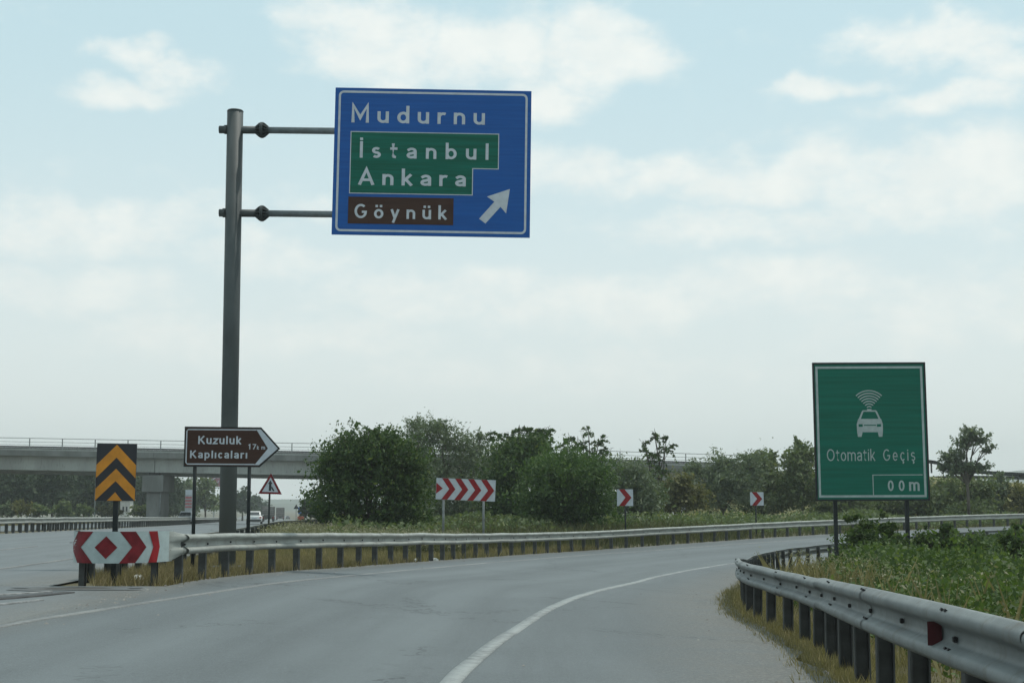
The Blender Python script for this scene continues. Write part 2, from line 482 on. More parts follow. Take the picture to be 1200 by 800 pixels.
class MB:
    def __init__(self):
        self.v = []; self.f = []; self.m = []

    def add(self, vs, fs, mi=0):
        b = len(self.v)
        self.v += [tuple(p) for p in vs]
        self.f += [tuple(i + b for i in q) for q in fs]
        self.m += [mi] * len(fs)
        return self

    def box(self, c, s, rz=0.0, mi=0, bev=0.0):
        x, y, z = (k / 2 for k in s)
        cs, sn = math.cos(rz), math.sin(rz)
        if bev <= 0:
            pts = [(-x, -y, -z), (x, -y, -z), (x, y, -z), (-x, y, -z), (-x, -y, z), (x, -y, z), (x, y, z), (-x, y, z)]
            fs = [(3, 2, 1, 0), (4, 5, 6, 7), (0, 1, 5, 4), (1, 2, 6, 5), (2, 3, 7, 6), (3, 0, 4, 7)]
        else:
            b = min(bev, x * .9, y * .9, z * .9)
            ring = lambda X, Y, Z: [(-X, -Y, Z), (X, -Y, Z), (X, Y, Z), (-X, Y, Z)]
            pts = ring(x - b, y - b, -z) + ring(x, y, -z + b) + ring(x, y, z - b) + ring(x - b, y - b, z)
            fs = [(3, 2, 1, 0), (12, 13, 14, 15)]
            for k in range(3):
                for i in range(4):
                    j = (i + 1) % 4
                    fs.append((4 * k + i, 4 * k + j, 4 * k + 4 + j, 4 * k + 4 + i))
        return self.add([(c[0] + p[0] * cs - p[1] * sn, c[1] + p[0] * sn + p[1] * cs, c[2] + p[2]) for p in pts], fs, mi)

    def tube(self, pts, rad, n=10, mi=0, cap=True):
        pts = [Vector(p) for p in pts]
        rad = [rad] * len(pts) if not hasattr(rad, "__len__") else rad
        vs = []; fs = []
        for i, p in enumerate(pts):
            t = (pts[min(i + 1, len(pts) - 1)] - pts[max(i - 1, 0)]).normalized()
            a = t.cross(Vector((0, 0, 1)) if abs(t.z) < .9 else Vector((1, 0, 0))).normalized(); b = t.cross(a)
            for k in range(n):
                q = 2 * math.pi * k / n
                vs.append(p + (a * math.cos(q) + b * math.sin(q)) * rad[i])
        for i in range(len(pts) - 1):
            for k in range(n):
                j = (k + 1) % n
                fs.append((i * n + k, (i + 1) * n + k, (i + 1) * n + j, i * n + j))
        if cap:
            fs.append(tuple(range(n))); fs.append(tuple(range((len(pts) - 1) * n, len(pts) * n))[::-1])
        return self.add(vs, fs, mi)

    def slab(self, poly, y0, y1, mi=0):
        """polygon in x-z, extruded from y0 (front) to y1"""
        n = len(poly)
        area = sum(poly[i][0] * poly[(i + 1) % n][1] - poly[(i + 1) % n][0] * poly[i][1] for i in range(n))
        if area < 0:
            poly = poly[::-1]
        vs = [(x, y0, z) for x, z in poly] + [(x, y1, z) for x, z in poly]
        fs = [tuple(range(n)), tuple(range(n, 2 * n))[::-1]]
        for i in range(n):
            j = (i + 1) % n
            fs.append((i, n + i, n + j, j))
        return self.add(vs, fs, mi)

    def build(self, name, mats, parent=None, smooth=False, loc=None, rz=None, origin=None):
        me = bpy.data.meshes.new(name)
        vs = self.v if origin is None else [(p[0] - origin[0], p[1] - origin[1], p[2] - origin[2]) for p in self.v]
        me.from_pydata(vs, [], self.f)
        for m in mats if isinstance(mats, (list, tuple)) else [mats]:
            me.materials.append(m)
        if any(self.m):
            me.polygons.foreach_set("material_index", self.m)
        if smooth:
            me.polygons.foreach_set("use_smooth", [len(q) == 4 for q in self.f])
        me.update()
        return link(name, me, parent, loc, rz)


def arc(cx, cy, rx, ry, a0, a1, n=12):
    return [(cx + rx * math.cos(RAD(a0 + (a1 - a0) * k / n)), cy + ry * math.sin(RAD(a0 + (a1 - a0) * k / n))) for k in range(n + 1)]


def glyph(ch, t, xh):
    """centre lines of a letter's strokes (baseline 0, capitals 1 high) and its width; t is the stroke width"""
    a = t / 2
    def oval(w, h, x=0.0):
        return arc(x + w / 2, h / 2, w / 2 - a, h / 2 - a, 90, 450, 24)
    def dots(x0, x1=None, y=None):
        y = (xh + .06 + a) if y is None else y
        return [[(x, y), (x, y + t * 1.05)] for x in ((x0,) if x1 is None else (x0, x1))]
    def ced(x):
        return [[(x, -.015), (x, -.07)] + arc(x - .01, -.14, .085, .07, 70, -110, 6)]
    w = .52
    r = w / 2 - a
    c = ch
    if c == "o" or c == "ö": return [oval(.56, xh)] + (dots(.15, .41) if c == "ö" else []), .56
    if c == "O": return [oval(.80, 1.0)], .80
    if c == "0": return [oval(.56, 1.0)], .56
    if c in "uü": return [[(a, xh), (a, a + r)] + arc(w / 2, a + r, r, r, 180, 360), [(w - a, xh), (w - a, 0)]] + (dots(.13, .39) if c == "ü" else []), w
    if c == "n": return [[(a, 0), (a, xh)], arc(w / 2, xh - a - r, r, r, 180, 0) + [(w - a, 0)]], w
    if c == "m":
        q = .19
        return [[(a, 0), (a, xh)], arc(a + q, xh - a - q, q, q, 180, 0) + [(a + 2 * q, 0)], arc(a + 3 * q, xh - a - q, q, q, 180, 0) + [(a + 4 * q, 0)]], 4 * q + t
    if c == "r": return [[(a, 0), (a, xh)], arc(a + .2, xh - a - .2, .2, .2, 180, 62, 8)], .36
    if c == "d": return [oval(.55, xh), [(.55 - a, 0), (.55 - a, 1)]], .55
    if c == "b": return [oval(.55, xh), [(a, 0), (a, 1)]], .55
    if c == "p": return [oval(.55, xh), [(a, -.28), (a, xh)]], .55
    if c == "a": return [[(.05, xh - a - .10)] + arc(.25, xh - .22, .25 - a, .22 - a, 140, 0, 10) + [(.5 - a, 0)], [(.5 - a, xh * .58)] + arc(.235, xh * .29, .235 - a, xh * .29 - a, 90, 270, 14) + [(.5 - a, xh * .16)]], .5
    if c in "sş":
        h4 = xh / 4
        return [arc(.22, xh - h4 - a * .5, .22 - a, h4 - a * .5, 35, 270, 12) + arc(.22, h4 + a * .5, .22 - a, h4 - a * .5, 90, -145, 12)[1:]] + (ced(.22) if c == "ş" else []), .44
    if c == "t": return [[(.15, .90), (.15, .16)] + arc(.15 + .13, .16 + a * .2, .13, .16 + a * .2 - a, 180, 275, 6), [(0, xh - a), (.36, xh - a)]], .36
    if c == "l": return [[(a, 0), (a, 1)]], t
    if c == "ı": return [[(a, 0), (a, xh)]], t
    if c == "i": return [[(a, 0), (a, xh)]] + dots(a), t
    if c == "İ": return [[(a, 0), (a, 1)]] + dots(a, y=1.07), t
    if c == "k": return [[(a, 0), (a, 1)], [(a, .24), (.44, xh)], [(.20, .36), (.47, 0)]], .5
    if c == "z": return [[(.01, xh - a), (.43, xh - a), (.03, a), (.45, a)]], .45
    if c in "cç": return [arc(.26, xh / 2, .26 - a, xh / 2 - a, 42, 318, 18)] + (ced(.27) if c == "ç" else []), .47
    if c == "e": return [[(a, xh / 2), (.52 - a, xh / 2)] + arc(.26, xh / 2, .26 - a, xh / 2 - a, 0, 318, 20)[1:]], .52
    if c == "y": return [[(a * .8, xh), (.26, .02)], [(.52 - a * .8, xh), (.15, -.28)]], .52
    if c == "G": return [arc(.38, .5, .38 - a, .5 - a, 48, 330, 22) + [(.74 - a, .45), (.44, .45)]], .74
    if c == "M": return [[(a, 0), (a, 1 - a * .2), (.40, .28), (.80 - a, 1 - a * .2), (.80 - a, 0)]], .80
    if c == "A": return [[(a * .7, 0), (.37, 1 - a), (.74 - a * .7, 0)], [(.17, .30), (.57, .30)]], .74
    if c == "K": return [[(a, 0), (a, 1)], [(a, .36), (.58, 1)], [(.25, .56), (.64, 0)]], .66
    if c == "1": return [[(.04, .76), (.24, .93), (.24, 0)]], .24 + a
    if c == "7": return [[(.0, 1 - a), (.47, 1 - a), (.14, 0)]], .5
    return [], .22


def text(body, parent, m, x0, x1, zb, zc, y, stroke=.15, aspect=1.0, xh=.66):
    """stroke-built lettering, one mesh per letter, from x0 to x1, baseline zb, cap line zc, proud of the plane y"""
    sz = zc - zb
    sx = sz * aspect
    gl = [glyph(ch, stroke, xh) for ch in body]
    tot = sum(g[1] for g in gl)
    gap = ((x1 - x0) / sx - tot) / max(1, len(body) - 1)
    if gap < .05 or len(body) == 1:
        gap = .10
        sx = (x1 - x0) / (tot + gap * (len(body) - 1))
    x = x0
    for strokes, wid in gl:
        mb = MB()
        for k, pl in enumerate(strokes):
            P2 = []
            for p in pl:
                p = Vector(p)
                if not P2 or (p - P2[-1]).length > 2e-3:
                    P2.append(p)
            closed = len(P2) > 3 and (P2[0] - P2[-1]).length < 5e-3
            if closed:
                P2 = P2[:-1]
            n = len(P2); lft = []; rgt = []
            for i in range(n):
                d0 = (P2[i] - P2[i - 1]) if (i or closed) else None
                d1 = (P2[(i + 1) % n] - P2[i]) if (i < n - 1 or closed) else None
                d0 = d0 or d1; d1 = d1 or d0
                d0 = d0.normalized(); d1 = d1.normalized()
                n0 = Vector((-d0.y, d0.x)); n1 = Vector((-d1.y, d1.x))
                bis = (n0 + n1).normalized(); o = stroke / 2 / max(.38, bis.dot(n0))
                lft.append(P2[i] + bis * o); rgt.append(P2[i] - bis * o)
            yk = y - .0005 * k
            tr = lambda p: (x + p.x * sx, zb + p.y * sz)
            for i in range(n if closed else n - 1):
                q = (i + 1) % n
                mb.slab([tr(rgt[i]), tr(rgt[q]), tr(lft[q]), tr(lft[i])], yk - .0015, y + .004)
        if mb.v:
            mb.build("letter", m, parent)
        x += (wid + gap) * sx


def outline(poly, wd):
    """closed line of width wd as one ring of quads in x-z: list of quads"""
    n = len(poly); out = []
    cx = sum(p[0] for p in poly) / n; cz = sum(p[1] for p in poly) / n
    area = sum(poly[i][0] * poly[(i + 1) % n][1] - poly[(i + 1) % n][0] * poly[i][1] for i in range(n))
    sg = 1 if area > 0 else -1
    inner = []
    for i in range(n):
        p0, p1, p2 = (Vector(poly[(i + k) % n]) for k in (-1, 0, 1))
        a = (p1 - p0).normalized(); b = (p2 - p1).normalized()
        na = Vector((-a.y, a.x)) * sg; nb = Vector((-b.y, b.x)) * sg
        bis = (na + nb); bis.normalize()
        inner.append(p1 + bis * (wd / max(0.25, bis.dot(na))))
    for i in range(n):
        j = (i + 1) % n
        out.append([tuple(poly[i]), tuple(poly[j]), tuple(inner[j]), tuple(inner[i])])
    return out


def ring_slab(mb, poly, wd, y0, y1, mi=0):
    for q in outline(poly, wd):
        mb.slab(q, y0, y1, mi)


def rrect(x0, x1, z0, z1, r, n=5):
    out = []
    for cx, cz, a0 in ((x1 - r, z0 + r, -90), (x1 - r, z1 - r, 0), (x0 + r, z1 - r, 90), (x0 + r, z0 + r, 180)):
        for k in range(n + 1):
            a = RAD(a0 + 90 * k / n)
            out.append((cx + r * math.cos(a), cz + r * math.sin(a)))
    return out


def grid_mesh(name, X, Y, Z, m, uv=None, edge=None, smooth=True):
    """sheet from 2-D arrays"""
    r, c = X.shape
    V = np.stack([X.ravel(), Y.ravel(), Z.ravel()], 1)
    i = np.arange(r * c).reshape(r, c)
    Fc = np.stack([i[:-1, :-1], i[:-1, 1:], i[1:, 1:], i[1:, :-1]], -1).reshape(-1, 4)
    # face the sky
    mid_ = len(Fc) // 2 if c != 5 else 1
    a, b, d = V[Fc[mid_, 0]], V[Fc[mid_, 1]], V[Fc[mid_, 3]]
    if np.cross(b - a, d - a)[2] < 0:
        Fc = Fc[:, ::-1]
    me = np_mesh(name, V, Fc, 4, m, smooth)
    if uv is not None:
        lay = me.uv_layers.new(name="UVMap")
        lay.data.foreach_set("uv", uv.reshape(-1, 2)[Fc.ravel()].astype(np.float32).ravel())
    if edge is not None:
        at = me.color_attributes.new("edge", "FLOAT_COLOR", "POINT")
        e = np.repeat(edge.ravel()[:, None], 4, 1).astype(np.float32); e[:, 3] = 1
        at.data.foreach_set("color", e.ravel())
    return me


def vnoise(x, y, s, seed=0):
    r = np.random.default_rng(seed); out = np.zeros_like(x, float)
    for k in range(7):
        a = r.uniform(0, 2 * math.pi); f = s * r.uniform(.5, 2.2); ph = r.uniform(0, 6.28)
        out += np.sin((x * math.cos(a) + y * math.sin(a)) * f + ph)
    return out / 7 * 1.5


# ------------------------------------------------------------------ ground, roads
def axis(lo, hi, fine_lo, fine_hi, step):
    a = list(np.arange(fine_lo, fine_hi + .01, step)); d = step; q = fine_hi
    while q < hi:
        d *= 1.25; q += d; a.append(min(q, hi))
    d = step; q = fine_lo
    while q > lo:
        d *= 1.25; q -= d; a.insert(0, max(q, lo))
    return np.array(a)


gx = axis(-2200, 2200, -46, 44, 0.9); gy = axis(-60, 2250, -8, 112, 0.9)
GX, GY = np.meshgrid(gx, gy)
GZ, GA, GB = fields(GX.ravel(), GY.ravel())
GZ = GZ.reshape(GX.shape) - 0.04


def ground_mat():
    m = bpy.data.materials.new("dry meadow ground"); m.use_nodes = True
    w = NT(m.node_tree)
    out = w.n("ShaderNodeOutputMaterial"); b = w.n("ShaderNodeBsdfPrincipled")
    o = w.n("ShaderNodeTexCoord").outputs["Object"]
    c = w.mix(w.ramp(w.noise(o, 0.25, 6), 0.35, 0.65), (0.060, 0.060, 0.026), (0.125, 0.10, 0.052))
    c = w.mix(w.ramp(w.noise(o, 4, 6, .7), 0.45, 0.75, 0, .7), c, (0.065, 0.055, 0.036))
    w.put(b.inputs["Base Color"], c); b.inputs["Roughness"].default_value = 0.95
    bm = w.n("ShaderNodeBump"); bm.inputs["Strength"].default_value = 0.6; bm.inputs["Distance"].default_value = 0.05
    w.put(bm.inputs["Height"], w.noise(o, 9, 6, .7)); w.put(b.inputs["Normal"], bm.outputs[0])
    w.t.links.new(b.outputs[0], out.inputs["Surface"])
    return m


M_soil = ground_mat()
tag(link("ground", grid_mesh("ground", GX, GY, GZ, M_soil)), kind="structure")

# slip road between its two rails
iy = [i for i in range(len(LC)) if LC[i, 1] > -14 and LC[i, 0] < 75]
La = LC[iy[0]:iy[-1], :2]
d2 = ((La[:, None, :] - RC[None, :, :2]) ** 2).sum(2)
Ra = RC[np.maximum.accumulate(d2.argmin(1)), :2]
ker = np.ones(9) / 9
for k in range(2):
    Ra[4:-4, k] = np.convolve(Ra[:, k], ker, "valid")
wd = np.linalg.norm(Ra - La, axis=1)
NL = 26
tt = np.linspace(0, 1, NL)
jag = 0.05 * vnoise(La[:, 0] * 3, La[:, 1] * 3, 1.3, 5)
a0 = (0.03 + 0.06 * np.abs(vnoise(La[:, 0], La[:, 1], 2.2, 3)) + jag) / wd
a1 = 1 - (0.10 + 0.22 * np.abs(vnoise(La[:, 0], La[:, 1], 1.7, 4))) / wd
T2 = a0[:, None] + (a1 - a0)[:, None] * tt[None, :]
RX = La[:, 0:1] + (Ra[:, 0:1] - La[:, 0:1]) * T2; RY = La[:, 1:2] + (Ra[:, 1:2] - La[:, 1:2]) * T2
RZ = terrain(RX.ravel(), RY.ravel()).reshape(RX.shape)
sl = np.r_[0, np.cumsum(np.linalg.norm(np.diff(La, axis=0), axis=1))]
UV = np.stack([T2 * wd[:, None], np.repeat(sl[:, None], NL, 1)], -1)
ED = np.maximum(np.clip(1 - UV[..., 0] / 0.55, 0, 1) * 0.8, np.clip(1 - (wd[:, None] - UV[..., 0]) / 1.9, 0, 1) ** .8)
ramp_me = grid_mesh("slip_road", RX, RY, RZ + 0.008, M_ramp, UV, ED)
tag(link("slip_road", ramp_me), kind="structure")

# main carriageway (its right edge meets the slip road before the gore, the island rail after it)
yy = np.concatenate([np.arange(-20, 60, .5), np.arange(60, 130, 1.0), np.arange(130, 920, 12.0)])
yy = np.insert(yy, np.searchsorted(yy, 21.6), [21.6, 21.7])
lx = np.interp(yy, LC[:200, 1], LC[:200, 0])
right = np.where(yy < 21.65, lx + 0.5, hx(yy) - 5.55)
left = hx(yy) - 19.7
T3 = np.linspace(0, 1, 61)[None, :]
HX = left[:, None] + (right - left)[:, None] * T3; HY = np.repeat(yy[:, None], 61, 1)
HZ = terrain(HX.ravel(), HY.ravel()).reshape(HX.shape)
HUV = np.stack([HX - left[:, None], HY], -1)
HED = np.clip(1 - (right[:, None] - HX) / 1.6, 0, 1) * (yy[:, None] > 10) * .9
tag(link("main_road", grid_mesh("main_road", HX, HY, HZ - 0.004, M_hway, HUV, HED)), kind="structure")
ol = hx(yy) - 34.0; orr = hx(yy) - 22.3
OX = ol[:, None] + (orr - ol)[:, None] * T3
OZ = terrain(OX.ravel(), HY.ravel()).reshape(OX.shape)
tag(link("opposite_road", grid_mesh("opposite_road", OX, HY, OZ - 0.004, M_hway, np.stack([OX - ol[:, None], HY], -1), OX * 0)), kind="structure")


def strip(name, pts, wd, m, lift=0.012, step=0.5):
    c = catmull([(p[0], p[1], 0) for p in pts], step)
    t = np.gradient(c[:, :2], axis=0); t /= np.linalg.norm(t, axis=1)[:, None]
    n = np.stack([-t[:, 1], t[:, 0]], 1)
    w_ = np.asarray(wd(np.linspace(0, 1, len(c))) if callable(wd) else np.full(len(c), wd))[:, None]
    w_ = w_ * (1 + 0.08 * vnoise(c[:, 0] * 4, c[:, 1] * 4, 2, 8))[:, None]
    A = c[:, :2] + n * w_ / 2; B = c[:, :2] - n * w_ / 2
    X = np.stack([A[:, 0], A[:, 0], c[:, 0], B[:, 0], B[:, 0]], 1); Y = np.stack([A[:, 1], A[:, 1], c[:, 1], B[:, 1], B[:, 1]], 1)
    Z = terrain(X.ravel(), Y.ravel()).reshape(X.shape) + lift
    Z[:, 0] -= .018; Z[:, -1] -= .018
    return tag(link(name, grid_mesh(name, X, Y, Z, m, smooth=False)), kind="structure")


strip("right_edge_line", [(-.62, 3), (-.53, 7.5), (-.44, 10.62), (-.33, 12.3), (-.16, 14.4), (.1, 16.9), (.47, 19.9), (.95, 23.0), (1.65, 27.1), (3.7, 38.3), (5.3, 44.9),
                          (6.85, 49.6), (8.4, 53.2), (12.8, 60.6), (19.6, 70.2), (33, 82.0), (47, 88)], 0.15, M_line, 0.016)
strip("left_edge_line", [(-5.34, 4), (-5.33, 10), (-5.16, 14.5), (-4.82, 17.0), (-4.32, 20.2), (-3.82, 23.6), (-2.83, 29.6), (-1.38, 37.3), (.05, 44.1), (2.4, 51.6), (4.6, 56.4), (9.2, 63.2), (17.2, 73.6), (31.0, 86.2), (45, 92)], 0.12, M_line2, 0.016)
strip("main_road_edge_line", [(float(hx(y)) - 8.35, y) for y in (2, 10, 20, 29, 40, 60, 90, 130, 200)], 0.16, M_line2, 0.010)
strip("main_road_far_line", [(float(hx(y)) - 18.6, y) for y in (30, 50, 69, 90, 130, 200, 300)], 0.2, M_line2, 0.010)
for k, y in enumerate(range(12, 120, 9)):
    strip("lane_dash", [(float(hx(q)) - 11.6, q) for q in (y, y + 1.5, y + 3, y + 4.5)], 0.14, M_line2, 0.010)
# what is left of the painted gore nose: two pale bands round an old tar joint
strip("gore_tar_joint", [(-7.75, 16.6), (-7.0, 18.3), (-6.45, 19.25), (-6.15, 20.0)], lambda t: .95 - .75 * t, M_tar, 0.010, .2)
strip("gore_line", [(-8.4, 16.6), (-7.6, 18.35), (-6.93, 19.5), (-6.45, 20.15)], 0.11, M_line3, 0.014, .2)
strip("gore_line", [(-7.35, 15.4), (-6.75, 16.7), (-6.3, 17.6), (-6.02, 18.45)], lambda t: .24 - .16 * t, M_line3, 0.014, .2)


def oil_stain():
    th = np.linspace(0, 2 * math.pi, 40)
    r = 1 + .35 * vnoise(np.cos(th) * 4, np.sin(th) * 4, 1.2, 2)
    rr = np.array([0, .5, 1.0])[:, None]
    X = -6.35 + .95 * r[None, :] * np.cos(th)[None, :] * rr; Y = 20.95 + .55 * r[None, :] * np.sin(th)[None, :] * rr
    Z = terrain(X.ravel(), Y.ravel())  .reshape(X.shape) + .004
    m = mat("black road dirt", (0.055, 0.052, 0.046), 0.9, var=.25, scale=9)
    w = NT.__new__(NT); w.t = m.node_tree
    b = [n for n in w.t.nodes if n.type == "BSDF_PRINCIPLED"][0]
    old = b.inputs["Base Color"].links[0].from_socket
    vc = w.n("ShaderNodeVertexColor", layer_name="edge")
    f = w.ramp(w.math("ADD", vc.outputs[0], w.math("MULTIPLY", w.math("SUBTRACT", w.noise(w.n("ShaderNodeTexCoord").outputs["Object"], 5, 5), 0.5), 1.2)), .35, .85)
    w.put(b.inputs["Base Color"], w.mix(f, old, (0.100, 0.110, 0.113)))
    tag(link("dirt_patch", grid_mesh("dirt_patch", X, Y, Z, m, edge=np.repeat(rr, 40, 1))), kind="structure")


oil_stain()

# ------------------------------------------------------------------ guard rails
def round_poly(p, r, n=4):
    """corners rounded, straight flats kept"""
    out = [p[0]]
    for a, b, c in zip(p[:-2], p[1:-1], p[2:]):
        a, b, c = Vector(a), Vector(b), Vector(c)
        d0 = (a - b); d1 = (c - b); q = min(r, d0.length * .45, d1.length * .45)
        p0 = b + d0.normalized() * q; p1 = b + d1.normalized() * q
        for k in range(n):
            t = k / (n - 1)
            out.append(tuple(p0 * (1 - t) ** 2 + b * 2 * t * (1 - t) + p1 * t * t))
    return out + [p[-1]]


PROF = round_poly([(.002, .748), (.028, .752), (.083, .716), (.083, .672), (.004, .628), (.004, .562), (.083, .522), (.083, .474), (.028, .440), (.002, .444)], .022)
PROF2 = PROF + [(a - .006, b) for a, b in PROF[::-1]]


def channel_post(hgt=0.72, w=0.085, d=0.12, t=0.012, m=None):
    """C shaped post; local x along the rail, y away from the road"""
    o = [(-w / 2, 0), (w / 2, 0), (w / 2, t), (-w / 2 + t, t), (-w / 2 + t, d - t), (w / 2, d - t), (w / 2, d), (-w / 2, d)]
    n = len(o); mb = MB()
    vs = [(x, y, -.35) for x, y in o] + [(x, y, hgt) for x, y in o]
    fs = [(i, (i + 1) % n, n + (i + 1) % n, n + i) for i in range(n)]
    fs += [(n, n + 1, n + 2, n + 3), (n, n + 3, n + 4, n + 7), (n + 4, n + 5, n + 6, n + 7)]
    mb.add(vs, fs)
    me = bpy.data.meshes.new("post"); me.from_pydata(mb.v, [], mb.f); me.materials.append(m or M_post); me.update()
    return me


POST_ME = channel_post()
mbb = MB().box((0, -.004, 0), (.028, .022, .03), bev=.005)
BOLT_ME = bpy.data.meshes.new("bolt"); BOLT_ME.from_pydata(mbb.v, [], mbb.f); BOLT_ME.materials.append(M_bolt)
mbb = MB().box((-.035, 0, 0), (.026, .014, .042)).box((.035, 0, 0), (.026, .014, .042))
SLOT_ME = bpy.data.meshes.new("bolt_pair"); SLOT_ME.from_pydata(mbb.v, [], mbb.f); SLOT_ME.materials.append(M_bolt)


def rail(label, path, side, m, zf=None, spacing=1.33, bolts=None, per=3, skip=(), jitter=0.004, name="guard_rail", maxposts=290):
    """path: (n,2); side +1: the road lies to the left of the path's direction"""
    s = np.r_[0, np.cumsum(np.linalg.norm(np.diff(path, axis=0), axis=1))]
    f = lambda q: np.stack([np.interp(q, s, path[:, 0]), np.interp(q, s, path[:, 1])], -1)
    zf = zf or terrain
    g0 = f(np.array([0.]))[0]; org = (float(g0[0]), float(g0[1]), float(zf(g0[0], g0[1])[0]))
    root = thing(name, label, "guard rail", org)
    n = min(int(s[-1] / spacing), maxposts)
    def frame(q):
        p = f(q); a = f(q + .15) - f(q - .15); a /= np.linalg.norm(a, axis=-1)[..., None]
        nn = np.stack([-a[..., 1], a[..., 0]], -1) * side
        return p, a, nn
    # beams: each one a length of sheet, lapped over the next
    L = spacing * per
    jit = np.random.default_rng(len(path)).normal(0, jitter, n + 8)
    zj = lambda q: np.interp(q / spacing, np.arange(n + 8), jit)
    nb = int(math.ceil(n * spacing / L))
    for b in range(nb):
        q0, q1 = b * L, min((b + 1) * L + .25, n * spacing)
        q = np.linspace(q0, q1, 9)
        p, a, nn = frame(q)
        z = zf(p[:, 0], p[:, 1]) + zj(q)
        off = np.linspace(.0, -.004, 9) + 0.004
        k = len(PROF2)
        V = np.empty((9, k, 3))
        for j, (dn, dz) in enumerate(PROF2):
            V[:, j, 0] = p[:, 0] + nn[:, 0] * (dn + off) - org[0]
            V[:, j, 1] = p[:, 1] + nn[:, 1] * (dn + off) - org[1]
            V[:, j, 2] = z + dz - org[2]
        ii = np.arange(9 * k).reshape(9, k)
        jn = np.roll(ii, -1, axis=1)
        Fq = np.stack([ii[:-1], jn[:-1], jn[1:], ii[1:]], -1).reshape(-1, 4)
        if side > 0:
            Fq = Fq[:, ::-1]
        link("beam", np_mesh("beam", V.reshape(-1, 3), Fq, 4, m, True), root)
    r2 = np.random.default_rng(5)
    for i in range(n + 1):
        if i in skip:
            continue
        q = np.array([i * spacing + (r2.normal(0, .03) if 0 < i < n else 0)])
        p, a, nn = frame(q); p, a, nn = p[0], a[0], nn[0]
        z = float(zf(p[0], p[1])[0])
        rz = math.atan2(-nn[1], -nn[0]) - math.pi / 2
        o = link("post", POST_ME, root, (p[0] - nn[0] * .008 - org[0], p[1] - nn[1] * .008 - org[1], z - org[2] + jit[i] * .5), rz)
        o.rotation_euler = (r2.normal(0, .012), r2.normal(0, .012), rz)
        if bolts and i < bolts:
            link("bolt", BOLT_ME, root, (p[0] + nn[0] * .016 - org[0], p[1] + nn[1] * .016 - org[1], z + .595 - org[2] + jit[i]), rz)
            if bolts < 30 and i % 2 == 0:
                for zz, tl in ((.733, -.99), (.541, -1.1)):
                    e = link("bolt", SLOT_ME, root, (p[0] + nn[0] * (.060 if zz > .7 else .048) - org[0], p[1] + nn[1] * (.060 if zz > .7 else .048) - org[1], z + zz - org[2] + jit[i]), rz)
                    e.rotation_euler = (-tl, 0, rz)
    return root, frame, org


iL = int(np.argmin(np.abs(LC[:, 1] - 22.35)))
jL = int(np.argmin(np.abs(LC[:, 0] - 58)))
rail("cream weathered guard rail along the outer edge of the curving slip road", LC[iL:jL, :2], -1, M_rail, bolts=40)
iR = int(np.argmin(np.abs(RC[:, 1] - 2.2) + 100 * (RC[:, 0] > 5)))
jR = int(np.argmin(np.abs(RC[:, 0] - 48)))
r_in, fr_in, og_in = rail("grey steel guard rail bending round the inside of the slip road beside the brambles", RC[iR:jR, :2], 1, M_rail2, bolts=22)
yq = np.arange(23.4, 125, .5)
rail("low guard rail between the island and the main road behind the overhead sign pole", np.stack([hx(yq) - 5.4, yq], 1), 1, M_rail,
     zf=lambda a, b: terrain(a, b) - 0.10, maxposts=85)
yq = np.arange(48, 330, 1.)
rail("long straight median guard rail on the far side of the main road, nearer one", np.stack([hx(yq) - 20.0, yq], 1), -1, M_rail, jitter=.006)
yq = np.arange(48, 330, 1.)
rail("second median guard rail close behind the first, facing the opposite road", np.stack([hx(yq) - 21.6, yq], 1), 1, M_rail, spacing=1.4, jitter=.006)

# red reflector in the valley of the inner rail, near its front
for q in (5.60,):
    p, a, nn = fr_in(np.array([q])); p, a, nn = p[0], a[0], nn[0]
    z = gz(p[0], p[1])
    rz = math.atan2(-nn[1], -nn[0]) - math.pi / 2
    mb = MB().add([(.034, -.075, .062), (.034, -.075, -.062), (-.034, -.05, -.034), (-.034, -.05, .034), (.034, .0, .062), (.034, .0, -.062), (-.034, .0, -.034), (-.034, .0, .034)],
                  [(3, 2, 1, 0), (4, 5, 6, 7), (4, 7, 3, 0), (2, 6, 5, 1), (1, 5, 4, 0), (7, 6, 2, 3)])
    mb.build("reflector", mat("red reflector", (0.05, 0.006, 0.008), 0.4), r_in,
             loc=(p[0] + nn[0] * .016 - og_in[0], p[1] + nn[1] * .016 - og_in[1], z + .595 - og_in[2]), rz=rz)

